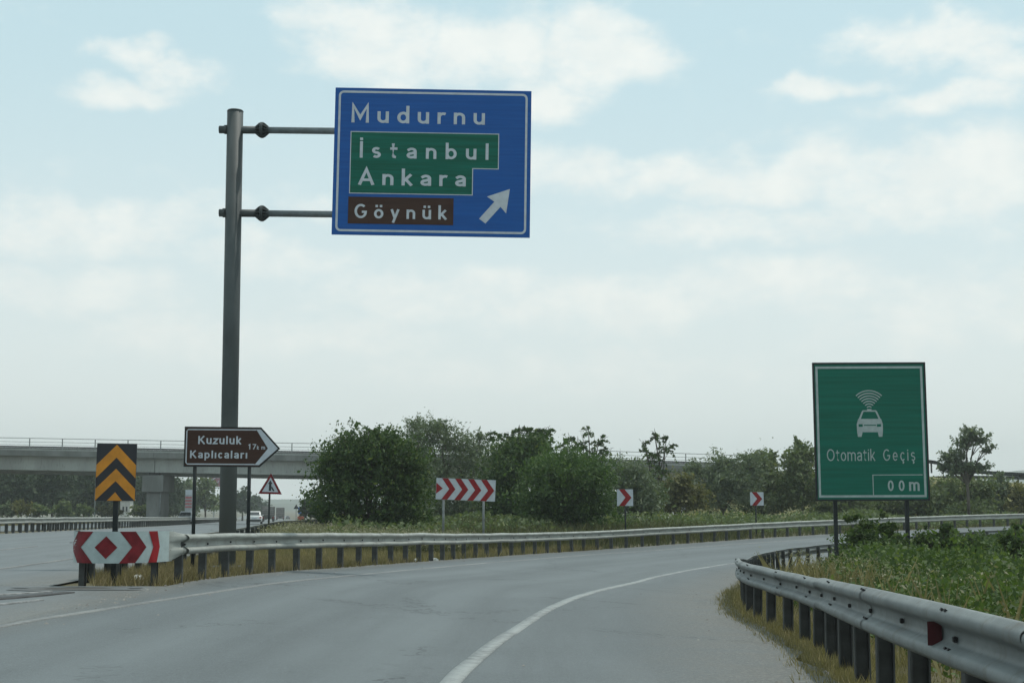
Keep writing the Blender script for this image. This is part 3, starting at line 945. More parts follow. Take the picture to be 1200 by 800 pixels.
# ------------------------------------------------------------------ striped nose where the two rails meet
def nose():
    c = Vector((-6.015, 22.30, gz(-5.92, 22.0)))
    a, b = .735, .95
    root = thing("nose_panel", "low rounded red and white striped panel wrapping the rail ends at the road fork", "marker panel", c)
    z0, z1 = .345, .812
    ph = np.linspace(math.pi * .97, 2 * math.pi * 1.005, 90)
    X = a * np.cos(ph); Y = b * np.sin(ph)
    pxs = 600 + F * (c.x + X) / (c.y + Y)
    def panel(off, cond, name, m, zs):
        V = []; Fq = []
        nrm = np.stack([np.cos(ph) / a, np.sin(ph) / b], 1); nrm /= np.linalg.norm(nrm, axis=1)[:, None]
        for j in range(len(zs)):
            for i in range(len(ph)):
                V.append((X[i] + nrm[i, 0] * off, Y[i] + nrm[i, 1] * off, zs[j]))
        n = len(ph)
        for j in range(len(zs) - 1):
            for i in range(n - 1):
                if cond is None or cond((pxs[i] + pxs[i + 1]) / 2, (zs[j] + zs[j + 1]) / 2):
                    Fq.append((j * n + i, j * n + i + 1, (j + 1) * n + i + 1, (j + 1) * n + i))
        return np_mesh(name, V, Fq, 4, m, True)
    link("panel", panel(0, None, "panel", M_white_dim, [z0, (z0 + z1) / 2, z1]), root)
    link("panel_lining", panel(-.012, None, "panel_lining", M_post, [z0, (z0 + z1) / 2, z1]), root)
    # stripe edges as pixel columns of the photograph at mid height (A) and at top and bottom (B)
    stripes = [((89.4, 100), (96.5, 114)), ((159, 175.6), (144.5, 163)), ((183.6, 191), (178, 188))]
    # outer resampling so that stripe edges stay crisp
    fine = np.linspace(ph[0], ph[-1], 700)
    fx = 600 + F * (c.x + a * np.cos(fine)) / (c.y + b * np.sin(fine))
    i0, i1 = int(np.argmin(fx[:350])), int(np.argmax(fx)); fxs = fx[i0:i1]; fph = fine[i0:i1]
    def at(px, z, off):
        q = float(np.interp(px, fxs, fph))
        nn = Vector((math.cos(q) / a, math.sin(q) / b, 0)).normalized()
        return (a * math.cos(q) + nn.x * off, b * math.sin(q) + nn.y * off, z)
    zm = (z0 + z1) / 2
    for (m0, m1), (e0, e1) in stripes:
        V = []; Fq = []
        N, K = 13, 5
        for i in range(N):
            z = z0 + (z1 - z0) * i / (N - 1); t = abs(z - zm) / (z1 - zm)
            l, r = m0 + (e0 - m0) * t, m1 + (e1 - m1) * t
            for k in range(K):
                V.append(at(l + (r - l) * k / (K - 1), z, .006))
        for i in range(N - 1):
            for k in range(K - 1):
                Fq.append((i * K + k, i * K + k + 1, (i + 1) * K + k + 1, (i + 1) * K + k))
        link("red_stripe", np_mesh("red_stripe", V, Fq, 4, M_red if m0 > 180 else M_red_old, True), root)
    V = []; Fq = []
    N, K = 11, 5
    for i in range(N):
        t = abs(i - 5) / 5; z = zm + (z1 - zm) * .72 * (i - 5) / 5; hw_ = 13.2 * (1 - t) + .02
        for k in range(K):
            V.append(at(129 - hw_ + 2 * hw_ * k / (K - 1), z, .006))
    for i in range(N - 1):
        for k in range(K - 1):
            Fq.append((i * K + k, i * K + k + 1, (i + 1) * K + k + 1, (i + 1) * K + k))
    link("red_diamond", np_mesh("red_diamond", V, Fq, 4, M_red_old, True), root)
    # shoe: sheet that runs from the panel's end into the guard rail
    N = len(PROF); V = []
    for t in np.linspace(0, 1, 7):
        for k, (dn, dz) in enumerate(PROF):
            zz = z1 - .01 + (z0 - z1 + .02) * k / (N - 1)
            p0 = (a * math.cos(ph[-6]), b * math.sin(ph[-6]))
            p1 = (-5.138 + dn + .006 - c.x, 22.62 - c.y)
            e = t * t * (3 - 2 * t)
            V.append((p0[0] + (p1[0] - p0[0]) * t, p0[1] + (p1[1] - p0[1]) * t, zz + (dz + .002 - zz) * e))
    Fq = [(i * N + k, i * N + k + 1, (i + 1) * N + k + 1, (i + 1) * N + k) for i in range(6) for k in range(N - 1)]
    link("end_shoe", np_mesh("end_shoe", V, Fq, 4, M_rail, True), root)
    for x, y in ((-.52, -.50), (-.45, 1.2), (.56, -.45)):
        link("post", POST_ME, root, (x, y + .05, 0), 0)


nose()


# ------------------------------------------------------------------ signs
def overhead_sign():
    Y = 30.0
    base = P(266.5, 640, Y); x = base.x; zg = gz(x, Y)
    root = thing("overhead_sign", "tall grey pole carrying a large blue direction sign on two arms over the road", "road sign", (x, Y, zg))
    lean = P(275.5, 140, Y).x - x
    ztop = P(275, 131, Y).z - zg
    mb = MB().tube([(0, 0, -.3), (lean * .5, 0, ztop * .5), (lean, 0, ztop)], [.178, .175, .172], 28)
    mb.build("pole", M_pole_pale, root, True)
    MB().tube([(lean, 0, ztop + .002), (lean, 0, ztop + .03)], [.18, .16], 24).build("pole_cap", M_pole, root, True)
    MB().box((0, 0, .03), (.62, .62, .05), bev=.01).build("base_plate", M_pole, root)
    TL = P(393, 105, Y); BL = P(389.5, 276, Y); TR = P(622, 109, Y); BR = P(620, 280, Y)
    W = (TR.x - TL.x + BR.x - BL.x) / 2; Hh = (TL.z - BL.z + TR.z - BR.z) / 2
    cx = (TL.x + BR.x) / 2; bz = (BL.z + BR.z) / 2
    bx = thing_child("sign_board", root, (cx - x, -.14, bz - zg), rz=RAD(1.2), roll=RAD(0.75))
    lx = lambda u: (u - .5) * W
    lz = lambda v: Hh * (1 - v)
    ring = MB().slab([(-W / 2, 0), (W / 2, 0), (W / 2, Hh), (-W / 2, Hh)], 0, .035)
    bx.data = ring_mesh(ring, M_blue)
    mb = MB(); ring_slab(mb, rrect(lx(.018), lx(.981), lz(.978), lz(.02), .11), .046, -.004, 0.002)
    mb.build("border", M_white, bx)
    gp = [(lx(.083), lz(.298)), (lx(.838), lz(.298)), (lx(.838), lz(.542)), (lx(.708), lz(.542)), (lx(.708), lz(.722)), (lx(.083), lz(.722))]
    gp = gp[::-1]
    mb = MB().slab(gp, -.005, .002)
    mb.build("green_panel", M_green, bx)
    mb = MB(); ring_slab(mb, gp, .018, -.008, -.004)
    mb.build("panel_border", M_white, bx)
    MB().slab([(lx(.08), lz(.743)), (lx(.612), lz(.743)), (lx(.612), lz(.925)), (lx(.08), lz(.925))], -.005, .002).build("brown_panel", M_brown, bx)
    text("Mudurnu", bx, M_white, lx(.085), lx(.764), lz(.238), lz(.118), -.004, .145, 1.22)
    text("İstanbul", bx, M_white, lx(.132), lx(.785), lz(.478), lz(.366), -.006, .145, 1.2)
    text("Ankara", bx, M_white, lx(.128), lx(.672), lz(.662), lz(.548), -.006, .15, 1.25)
    text("Göynük", bx, M_white, lx(.113), lx(.578), lz(.888), lz(.792), -.006, .148, 1.15)
    Z = lambda X_, Y_: (lx((X_ - 57 + 19 * ((Y_ - 42) / 720)) / 970), lz((Y_ - 42 - 16 * (X_ - 57) / 970) / 720))
    ar = [Z(913, 541), Z(800, 578), Z(836, 603), Z(760, 686), Z(791, 709), Z(866, 628), Z(893, 660)]
    MB().slab(ar, -.004, .002).build("arrow", M_white, bx)
    # rear stiffeners
    for zz in (.25, .5, .75):
        MB().box((0, .06, Hh * zz), (W * .96, .045, .06)).build("stiffener", M_arm, bx)
    # two cantilever arms with flanged couplings
    for pyc in (153.0, 250.5):
        p0 = P(257, pyc - 1, Y); z = p0.z - zg
        xl = lean * z / ztop
        x0 = p0.x - x
        x1 = cx - x + W * .42
        xf = P(307, pyc, Y).x - x
        drop = lambda q: -(q - x0) * 0.0125
        mb = MB().tube([(x0, 0, z), (xf - .02, 0, z + drop(xf))], .083, 16)
        arm = mb.build("arm", M_pole, root, True)
        MB().tube([(xf + .02, 0, z + drop(xf)), (x1, 0, z + drop(x1))], .072, 16).build("outer_tube", M_arm, arm, True)
        fl = MB()
        zc = z + drop(xf)
        for k in range(12):                    # flange discs and their stiffening fins
            q = 2 * math.pi * k / 12
            dx = Vector((0, math.cos(q), math.sin(q))); up = dx.cross(Vector((1, 0, 0)))
            for sgn in (-1, 1):
                pts = [Vector((xf + sgn * .03, 0, zc)) + dx * .075, Vector((xf + sgn * .03, 0, zc)) + dx * .168, Vector((xf + sgn * .06, 0, zc)) + dx * .155, Vector((xf + sgn * .15, 0, zc)) + dx * .078]
                vs = [p + up * .007 for p in pts] + [p - up * .007 for p in pts]
                fl.add(vs, [(0, 1, 2, 3), (7, 6, 5, 4), (0, 4, 5, 1), (1, 5, 6, 2), (2, 6, 7, 3), (3, 7, 4, 0)])
        fl.tube([(xf - .028, 0, zc), (xf - .004, 0, zc)], .172, 24).tube([(xf + .004, 0, zc), (xf + .028, 0, zc)], .172, 24)
        fl.build("flange", M_pole, arm)
        MB().tube([(xl - .225, 0, z), (xl - .17, 0, z)], [.10, .10], 16).build("collar", M_pole, arm, True)


def ring_mesh(mb, m):
    me = bpy.data.meshes.new("sign_board"); me.from_pydata(mb.v, [], mb.f); me.materials.append(m); me.update()
    return me


def thing_child(name, root, loc, rz=0.0, roll=0.0):
    o = bpy.data.objects.new(name, bpy.data.meshes.new(name))
    COL.objects.link(o); o.parent = root; o.location = loc; o.rotation_euler = (0, roll, rz)
    return o


overhead_sign()


def toll_sign():
    Y = 40.0
    TL = P(953, 425, Y); BR = P(1089.6, 586, Y)
    W = BR.x - TL.x; Hh = TL.z - BR.z
    cx = (TL.x + BR.x) / 2; zg = gz(cx, Y)
    root = thing("toll_sign", "big green sign with a car under radio waves, standing on two posts in the brambles", "road sign", (cx, Y, zg))
    bz = BR.z - zg
    for px in (980, 1064):
        x = P(px, 600, Y).x - cx
        MB().box((x, .10, (bz + Hh * .95) / 2 - .2), (.10, .10, bz + Hh * .95 + .4), bev=.008).build("post", M_frame, root)
    bd = thing_child("sign_board", root, (0, 0, bz), roll=RAD(-.25))
    bd.data = ring_mesh(MB().slab([(-W / 2, 0), (W / 2, 0), (W / 2, Hh), (-W / 2, Hh)], 0, .04), M_green2)
    lx = lambda u: (u - .5) * W
    lz = lambda v: Hh * (1 - v)
    mb = MB(); ring_slab(mb, [(-W / 2 - .012, -.012), (W / 2 + .012, -.012), (W / 2 + .012, Hh + .012), (-W / 2 - .012, Hh + .012)], .05, -.014, .05)
    mb.build("frame", M_frame, bd)
    mb = MB(); ring_slab(mb, [(lx(.022), lz(.978)), (lx(.975), lz(.978)), (lx(.975), lz(.026)), (lx(.022), lz(.026))], .062, -.005, .002)
    mb.build("border", M_white_dim, bd)
    for k in (.25, .5, .75):
        MB().box((0, .062, Hh * k), (W * .95, .04, .06)).build("stiffener", M_arm, bd)
    Q = lambda X_, Y_: (lx((X_ - 97) / 571), lz((Y_ - 62) / 683))
    mb = MB()
    x0, z0 = Q(383, 622); x1, z1 = Q(636, 615); t = .022
    mb.slab([(x0, lz(.97)), (x0 + t, lz(.97)), (x0 + t, z0), (x0, z0)], -.005, .002)
    mb.slab([(x0, z0), (x1, z0), (x1, z0 + t), (x0, z0 + t)], -.0052, .002)
    mb.build("distance_box", M_white_dim, bd)
    text("Otomatik", bd, M_white_dim, Q(156, 0)[0], Q(400, 0)[0], Q(0, 550)[1], Q(0, 491)[1], -.004, .10, .80, .74)
    text("Geçiş", bd, M_white_dim, Q(441, 0)[0], Q(602, 0)[0], Q(0, 550)[1], Q(0, 493)[1], -.004, .10, .80, .74)
    text("0 0", bd, M_white_dim, Q(459, 0)[0], Q(543, 0)[0], Q(0, 699)[1], Q(0, 647)[1], -.004, .155, .98, .76)
    text("m", bd, M_white_dim, Q(566, 0)[0], Q(619, 0)[0], Q(0, 699)[1], Q(0, 649)[1], -.004, .18, 1.1, .88)
    # car seen from the front: body, roof frame, dark lamps and bonnet slot left open to the green
    car = MB()
    def sl(pts, y0=-.005):
        car.slab([Q(*p) for p in pts], y0, .002)
    sl([(318, 348), (438, 348), (444, 368), (312, 368)])
    sl([(312, 368), (321, 368), (321, 381), (312, 381)]); sl([(342, 368), (348, 368), (348, 381), (342, 381)])
    sl([(348, 368), (410, 368), (410, 371), (348, 371)]); sl([(348, 376), (410, 376), (410, 381), (348, 381)])
    sl([(410, 368), (414, 368), (414, 381), (410, 381)]); sl([(435, 368), (444, 368), (444, 381), (435, 381)])
    sl([(312, 381), (444, 381), (443, 408), (313, 408)])
    sl([(313, 408), (340, 408), (334, 431), (316, 431)]); sl([(418, 408), (443, 408), (440, 431), (422, 431)])
    sl([(345, 299), (411, 299), (417, 306), (339, 306)])
    sl([(339, 306), (348, 306), (333, 342), (323, 342)]); sl([(408, 306), (417, 306), (433, 342), (424, 342)])
    sl([(320, 342), (436, 342), (438, 348), (318, 348)])
    sl([(366, 293), (390, 293), (388, 299), (368, 299)])
    car.build("car_symbol", M_white_dim, bd)
    for k in range(7):
        r0 = 14 + 13.2 * k; r1 = r0 + 5.2
        mb = MB(); N = 14
        c = (378, 297)
        for i in range(N):
            a, b = (RAD(90 - 43 + 86 * (i + q) / N) for q in (0, 1))
            mb.slab([Q(c[0] + r * math.cos(t), c[1] - r * math.sin(t)) for r, t in ((r0, a), (r1, a), (r1, b), (r0, b))], -.005, .002)
        mb.build("radio_wave", M_white_dim, bd)


toll_sign()


def arrow_sign():
    Y = 28.0
    A = P(216.3, 499.5, Y); B = P(327.5, 546.5, Y)
    W = B.x - A.x; Hh = A.z - B.z
    cx = A.x; zg = gz(cx + W / 2, Y)
    root = thing("direction_sign", "brown arrow-shaped sign naming a spa town, on two posts in front of the tall pole", "road sign", (cx, Y, zg))
    bz = B.z - zg
    for px in (227.5, 291.5):
        x = P(px, 560, Y).x - cx
        MB().tube([(x, .05, -.3), (x, .05, bz + Hh * .97)], .036, 12).build("post", M_frame, root, True)
    for px in (227.5, 291.5):
        x = P(px, 560, Y).x - cx
        for zq in (.25, .75):
            MB().box((x, .055, bz + Hh * zq), (.11, .085, .04)).build("bracket", M_frame, root)
    bd = thing_child("sign_board", root, (0, 0, bz), roll=RAD(.4))
    Q = lambda X_, Y_: ((X_ - 132) / 893 * W, Hh * (1 - (Y_ - 150) / 378))
    shape = [Q(132, 150), Q(845, 153), Q(1025, 352), Q(838, 528), Q(132, 528)]
    bd.data = ring_mesh(MB().slab(shape, 0, .03), M_brown)
    rim = MB()
    ring_slab(rim, shape, .02, -.006, .034)
    rim.build("rim", M_frame, bd)
    mb = MB(); mb.slab([Q(800, 172), Q(842, 172), Q(1006, 352), Q(834, 508), Q(792, 508), Q(914, 352)], -.004, .002)
    mb.build("white_chevron", M_white, bd)
    pts = [Q(800, 172), Q(165, 172), Q(150, 190), Q(150, 490), Q(165, 508), Q(792, 508)]
    mb = MB(); t = .022
    mb.slab([Q(165, 172), Q(801, 172), (Q(801, 172)[0], Q(801, 172)[1] - t), (Q(165, 172)[0], Q(165, 172)[1] - t)], -.0045, .002)
    mb.slab([Q(165, 508), Q(793, 508), (Q(793, 508)[0], Q(793, 508)[1] + t), (Q(165, 508)[0], Q(165, 508)[1] + t)], -.0045, .002)
    l = Q(148, 0)[0]
    mb.slab([(l, Q(0, 488)[1]), (l + t, Q(0, 488)[1]), (l + t, Q(0, 192)[1]), (l, Q(0, 192)[1])], -.0045, .002)
    mb.slab([Q(165, 172), (Q(165, 172)[0], Q(165, 172)[1] - t), (l + t, Q(0, 192)[1]), (l, Q(0, 192)[1])], -.0042, .002)
    mb.slab([Q(165, 508), (Q(165, 508)[0], Q(165, 508)[1] + t), (l + t, Q(0, 488)[1]), (l, Q(0, 488)[1])], -.0042, .002)
    mb.build("border", M_white, bd)
    text("Kuzuluk", bd, M_white, Q(262, 0)[0], Q(662, 0)[0], Q(0, 314)[1], Q(0, 238)[1], -.004, .158, 1.22, .74)
    text("Kaplıcaları", bd, M_white, Q(190, 0)[0], Q(722, 0)[0], Q(0, 447)[1], Q(0, 375)[1], -.004, .158, 1.22, .74)
    text("17", bd, M_white, Q(730, 0)[0], Q(800, 0)[0], Q(0, 360)[1], Q(0, 311)[1], -.004, .158, 1.22, .74)
    text("km", bd, M_white, Q(811, 0)[0], Q(886, 0)[0], Q(0, 361)[1], Q(0, 324)[1], -.004, .16, 1.0, .74)


arrow_sign()


def hazard_marker():
    Y = 22.2
    A = P(113.3, 519.5, Y); B = P(158, 586.5, Y); W = B.x - A.x; Hh = A.z - B.z
    cx = (A.x + B.x) / 2; zg = gz(cx, Y)
    root = thing("hazard_marker", "upright black sign with amber chevrons pointing up, in front of the striped nose", "road sign", (cx, Y, zg))
    bz = B.z - zg
    MB().box((P(134, 620, Y).x - cx, .045, (bz + Hh * .9) / 2 - .15), (.075, .05, bz + Hh * .9 + .3), bev=.006).build("post", M_frame, root)
    bd = thing_child("sign_board", root, (0, 0, bz), roll=RAD(.5))
    bd.data = ring_mesh(MB().slab([(-W / 2, 0), (W / 2, 0), (W / 2, Hh), (-W / 2, Hh)], 0, .018), M_black)
    q = lambda u, v: ((u - .5) * W, Hh * (1 - v))
    for c0, c1, e0, e1 in ((.02, .245, .375, .605), (.44, .655, .79, .998)):
        MB().slab([q(.502, c0), q(1 - .004, e0), q(1 - .004, e1), q(.502, c1), q(.004, e1), q(.004, e0)], -.004, .002).build("amber_chevron", M_orange, bd)
    MB().slab([q(.5, .85), q(.68, .998), q(.30, .998)], -.004, .002).build("amber_tip", M_orange, bd)


hazard_marker()


def triangle_sign():
    Y = 50.0
    a, b, c = P(317.6, 554, Y), P(302.6, 578.2, Y), P(330.3, 579, Y)
    x = P(314.5, 600, Y).x; zg = gz(x, Y)
    root = thing("warning_sign", "red rimmed triangular warning sign on a thin post beside the main road", "road sign", (x, Y, zg))
    MB().tube([(0, .05, -.3), (.03, .05, a.z - zg - .1)], .034, 10).build("post", M_frame, root, True)
    pts = [(p.x - x, p.z - zg) for p in (b, c, a)]
    bd = link("sign_board", ring_mesh(MB().slab(pts, 0, .02), M_white), root)
    mb = MB(); ring_slab(mb, pts, .072, -.004, .002); mb.build("red_rim", M_red_old, bd)
    mx, mz = sum(p[0] for p in pts) / 3, sum(p[1] for p in pts) / 3
    k = lambda u, v: (mx + u, mz + v)
    mb = MB().slab([k(-.055, -.13), k(.03, -.13), k(.035, .11), k(.075, .11), k(-.005, .24), k(-.085, .11), k(-.045, .11)], -.004, .002)
    mb.slab([k(.10, -.15), k(.15, -.13), k(.05, .03), k(.03, -.03)], -.0045, .002)
    mb.build("pictogram", M_black, bd)


triangle_sign()


def chevron_board():
    Y = 52.5
    A = P(510.5, 560, Y); B = P(580, 585, Y); W = B.x - A.x; Hh = A.z - B.z
    zg = gz((A.x + B.x) / 2, Y)
    root = thing("chevron_board", "wide white board with four red chevrons pointing right, on two posts by the dark bush", "road sign", ((A.x + B.x) / 2, Y, zg))
    bz = B.z - zg
    for px in (519.5, 566.5):
        x = P(px, 600, Y).x - root.location.x
        MB().tube([(x, .05, -.3), (x, .05, bz + Hh * .9)], .045, 10).build("post", M_steel, root, True)
    bd = thing_child("sign_board", root, (0, 0, bz - .03), roll=RAD(2.3))
    bd.data = ring_mesh(MB().slab([(-W / 2, 0), (W / 2, 0), (W / 2, Hh), (-W / 2, Hh)], 0, .025), M_white)
    q = lambda u, v: ((u - .5) * W, Hh * (1 - v))
    MB().slab([q(.004, .22), q(.115, .48), q(.004, .74)], -.004, .002).build("red_chevron_tip", M_red, bd)
    for k in range(4):
        o = .218 * k
        MB().slab([q(.095 + o, .004), q(.198 + o, .004), q(.328 + o, .5), q(.198 + o, .996), q(.095 + o, .996), q(.222 + o, .5)], -.004, .002).build("red_chevron", M_red, bd)


chevron_board()


def small_chevron(px0, px1, py0, py1, pp, Y, label):
    A = P(px0, py0, Y); B = P(px1, py1, Y); W = B.x - A.x; Hh = A.z - B.z
    cx = (A.x + B.x) / 2; zg = gz(cx, Y)
    root = thing("chevron_sign", label, "road sign", (cx, Y, zg), group="small single chevron signs along the curve")
    bz = B.z - zg
    MB().tube([(P(pp, 600, Y).x - cx, .05, -.3), (P(pp, 600, Y).x - cx, .05, bz + Hh * .9)], .038, 10).build("post", M_frame, root, True)
    bd = thing_child("sign_board", root, (0, 0, bz))
    bd.data = ring_mesh(MB().slab([(-W / 2, 0), (W / 2, 0), (W / 2, Hh), (-W / 2, Hh)], 0, .02), M_white)
    q = lambda u, v: ((u - .5) * W, Hh * (1 - v))
    MB().slab([q(.12, .004), q(.48, .004), q(.9, .5), q(.48, .996), q(.12, .996), q(.52, .5)], -.004, .002).build("red_chevron", M_red, bd)


small_chevron(723, 742, 573, 592.5, 733, 62.5, "small square red chevron sign beside the bright green bush")
small_chevron(879, 895, 576.3, 592, 886, 72.5, "small square red chevron sign in front of the grey willows near the green toll sign")


# ------------------------------------------------------------------ overpass
def bridge():
    Y = 160.0
    ptx = [(-300, 508.5), (0, 512.5), (400, 520.0), (640, 526.0), (800, 531), (900, 534.5)]
    bxs = [P(a, b, Y).x for a, b in ptx]; bzs = [P(a, b, Y).z for a, b in ptx]
    top = lambda x: float(np.interp(x, bxs, bzs))
    x0, x1 = P(-290, 500, Y).x, P(880, 500, Y).x
    org = (P(195, 500, Y).x, Y, gz(P(195, 500, Y).x, Y))
    root = thing("overpass", "long concrete road bridge with steel railings crossing over the main road", "bridge", org)
    piers = [x0, P(-110, 0, Y).x, P(195, 0, Y).x, P(500, 0, Y).x, P(760, 0, Y).x, x1]
    def span_box(name, xa, xb, ya, yb, ta, tb, m, n=6):
        mb = MB()
        xs = np.linspace(xa, xb, n)
        vs = []; fs = []
        for x in xs:
            t = top(x)
            vs += [(x, ya, t - tb), (x, ya, t - ta), (x, yb, t - ta), (x, yb, t - tb)]
        for i in range(n - 1):
            for k in range(4):
                j = (k + 1) % 4
                fs.append((4 * i + k, 4 * i + 4 + k, 4 * i + 4 + j, 4 * i + j))
        fs += [(0, 1, 2, 3), tuple(4 * (n - 1) + k for k in (3, 2, 1, 0))]
        return mb.add(vs, fs).build(name, m, root, origin=org)
    for a, b in zip(piers[:-1], piers[1:]):
        span_box("deck", a + .02, b - .02, Y, Y + 11.4, 1.36, 1.98, M_conc_d)
        span_box("girder", a + .03, b - .03, Y + .75, Y + 1.75, 1.985, 3.56, M_conc)
        span_box("girder", a + .03, b - .03, Y + 4.8, Y + 5.8, 1.985, 3.86, M_conc)
        span_box("girder", a + .03, b - .03, Y + 9.2, Y + 10.4, 1.985, 3.86, M_conc)
        span_box("kerb", a + .02, b - .02, Y + .06, Y + .5, 1.18, 1.358, M_conc)
    for x in piers[1:5]:
        t = top(x) - 3.87; zg = gz(x, Y)
        cap = MB().box((x - .1, Y + 3.1, t - .95), (2.35, 5.4, 1.9), bev=.06)
        cap.build("pier_cap", M_conc_d, root, origin=org)
        for yb in (1.25, 5.3):
            MB().box((x - .1, Y + yb, t + .06 if yb > 2 else t + .15), (1.2, .5, .10 if yb > 2 else .29)).build("bearing", M_chas_b, root, origin=org)
        MB().tube([(x + .72, Y + .95, t - 1.8), (x + .72, Y + .78, t - 2.2), (x + .72, Y + .78, zg)], .07, 8).build("drain_pipe", M_steel, root, True, origin=org)
        MB().box((x - .1, Y + 3.0, (t - 1.905 + zg - .5) / 2), (1.5, 4.3, t - 1.905 - zg + .5), bev=.05).build("pier", M_conc_d, root, origin=org)
    px = -270
    pm = MB().box((0, 0, 0), (.10, .10, 1.34))
    pme = bpy.data.meshes.new("railing_post"); pme.from_pydata(pm.v, [], pm.f); pme.materials.append(M_steel)
    xs = []
    while px < 985:
        x = P(px + 27.5, 0, Y).x; xs.append(x); px += 37.1
    for x in xs:
        link("railing_post", pme, root, (x - org[0], Y + .12 - org[1], top(x) - .67 - org[2]))
    for dz, r in ((0, .038), (.42, .026), (.72, .02)):
        pts = [(x, Y + .12, top(x) - dz) for x in np.linspace(x0, P(1000, 0, Y).x, 24)]
        MB().tube(pts, r, 6).build("railing_bar", M_steel, root, origin=org)
    # the deck's own safety barrier
    mb = MB()
    pts = [(x, Y + .62) for x in np.linspace(x0, P(1000, 0, Y).x, 30)]
    for (xa, ya), (xb, yb) in zip(pts[:-1], pts[1:]):
        ta, tb = top(xa), top(xb)
        for q0, q1 in ((.86, 1.03), (1.05, 1.20)):
            mb.add([(xa, ya, ta - q1), (xb, yb, tb - q1), (xb, yb, tb - q0), (xa, ya, ta - q0), (xa, ya + .05, ta - q1), (xb, yb + .05, tb - q1), (xb, yb + .05, tb - q0), (xa, ya + .05, ta - q0)],
                   [(0, 1, 2, 3), (7, 6, 5, 4), (3, 2, 6, 7), (0, 4, 5, 1)])
    mb.build("barrier", M_post, root, origin=org)
    return top


btop = bridge()

# road embankment that carries the overpass road down to the right
EC = catmull([(26, 166, 5.2), (32, 160, 4.9), (36, 148, 4.3), (37, 134, 3.7), (40, 124, 3.2), (47, 118, 2.75), (60, 116, 2.5), (90, 115, 2.3), (130, 114, 2.2)], 2.0)


def embankment():
    t = np.gradient(EC[:, :2], axis=0); t /= np.linalg.norm(t, axis=1)[:, None]
    n = np.stack([-t[:, 1], t[:, 0]], 1)
    offs = [(-13, -1), (-4.6, 0), (-4.4, .02), (4.4, .02), (4.6, 0), (13, -1)]
    X = []; Yy = []; Z = []
    for o, k in offs:
        x = EC[:, 0] + n[:, 0] * o; y = EC[:, 1] + n[:, 1] * o
        g = -1.6
        X.append(x); Yy.append(y); Z.append(EC[:, 2] + k if k >= 0 else np.full(len(x), g))
    X, Yy, Z = (np.array(a) for a in (X, Yy, Z))
    tag(link("embankment", grid_mesh("embankment", X, Yy, Z, mat("embankment grass", (0.20, 0.175, 0.065), .95, col2=(0.085, 0.095, 0.032), scale=.8, bump=.6, bscale=4), smooth=False)), kind="structure")
    ze = lambda a, b: np.interp(np.atleast_1d(a), EC[:, 0], EC[:, 2])
    off = EC[:, :2] - n * 4.3
    i = int(np.argmin(np.abs(off[:, 1] - 140) + 10 * (off[:, 0] < 25)))
    rail("dark guard rail on the crest of the grassy embankment, against the sky", off[max(0, i - 8):i + 32], 1, M_post, zf=ze, spacing=2.0, per=2)
    off = EC[:, :2] + n * 4.3
    rail("far guard rail across the embankment road, just behind the first", off[max(0, i - 8):i + 32], -1, M_post, zf=lambda a, b: ze(a, b) + .12, spacing=2.0, per=2)


embankment()


# ------------------------------------------------------------------ trees and bushes
def leaf_arrays(C, size, aspect, rg, flat=0.0):
    n = len(C)
    a = rg.normal(size=(n, 3)); a /= np.linalg.norm(a, axis=1)[:, None]
    b = rg.normal(size=(n, 3)); b[:, 2] *= 1 - flat
    b -= a * (a * b).sum(1)[:, None]; b /= np.linalg.norm(b, axis=1)[:, None] + 1e-9
    l = (size * np.clip(rg.lognormal(-.05, .38, n), .4, 2.0))[:, None]
    V = np.empty((n, 4, 3))
    V[:, 0] = C - a * l * .5; V[:, 2] = C + a * l * .5
    V[:, 1] = C + b * l * .5 * aspect + a * l * .05; V[:, 3] = C - b * l * .5 * aspect + a * l * .05
    return V.reshape(-1, 3)


def leaf_mesh(name, C, size, aspect, m, rg, origin):
    V = leaf_arrays(C, size, aspect, rg) - np.array(origin)
    return np_mesh(name, V, np.arange(len(V)), 4, m)


TREES = []


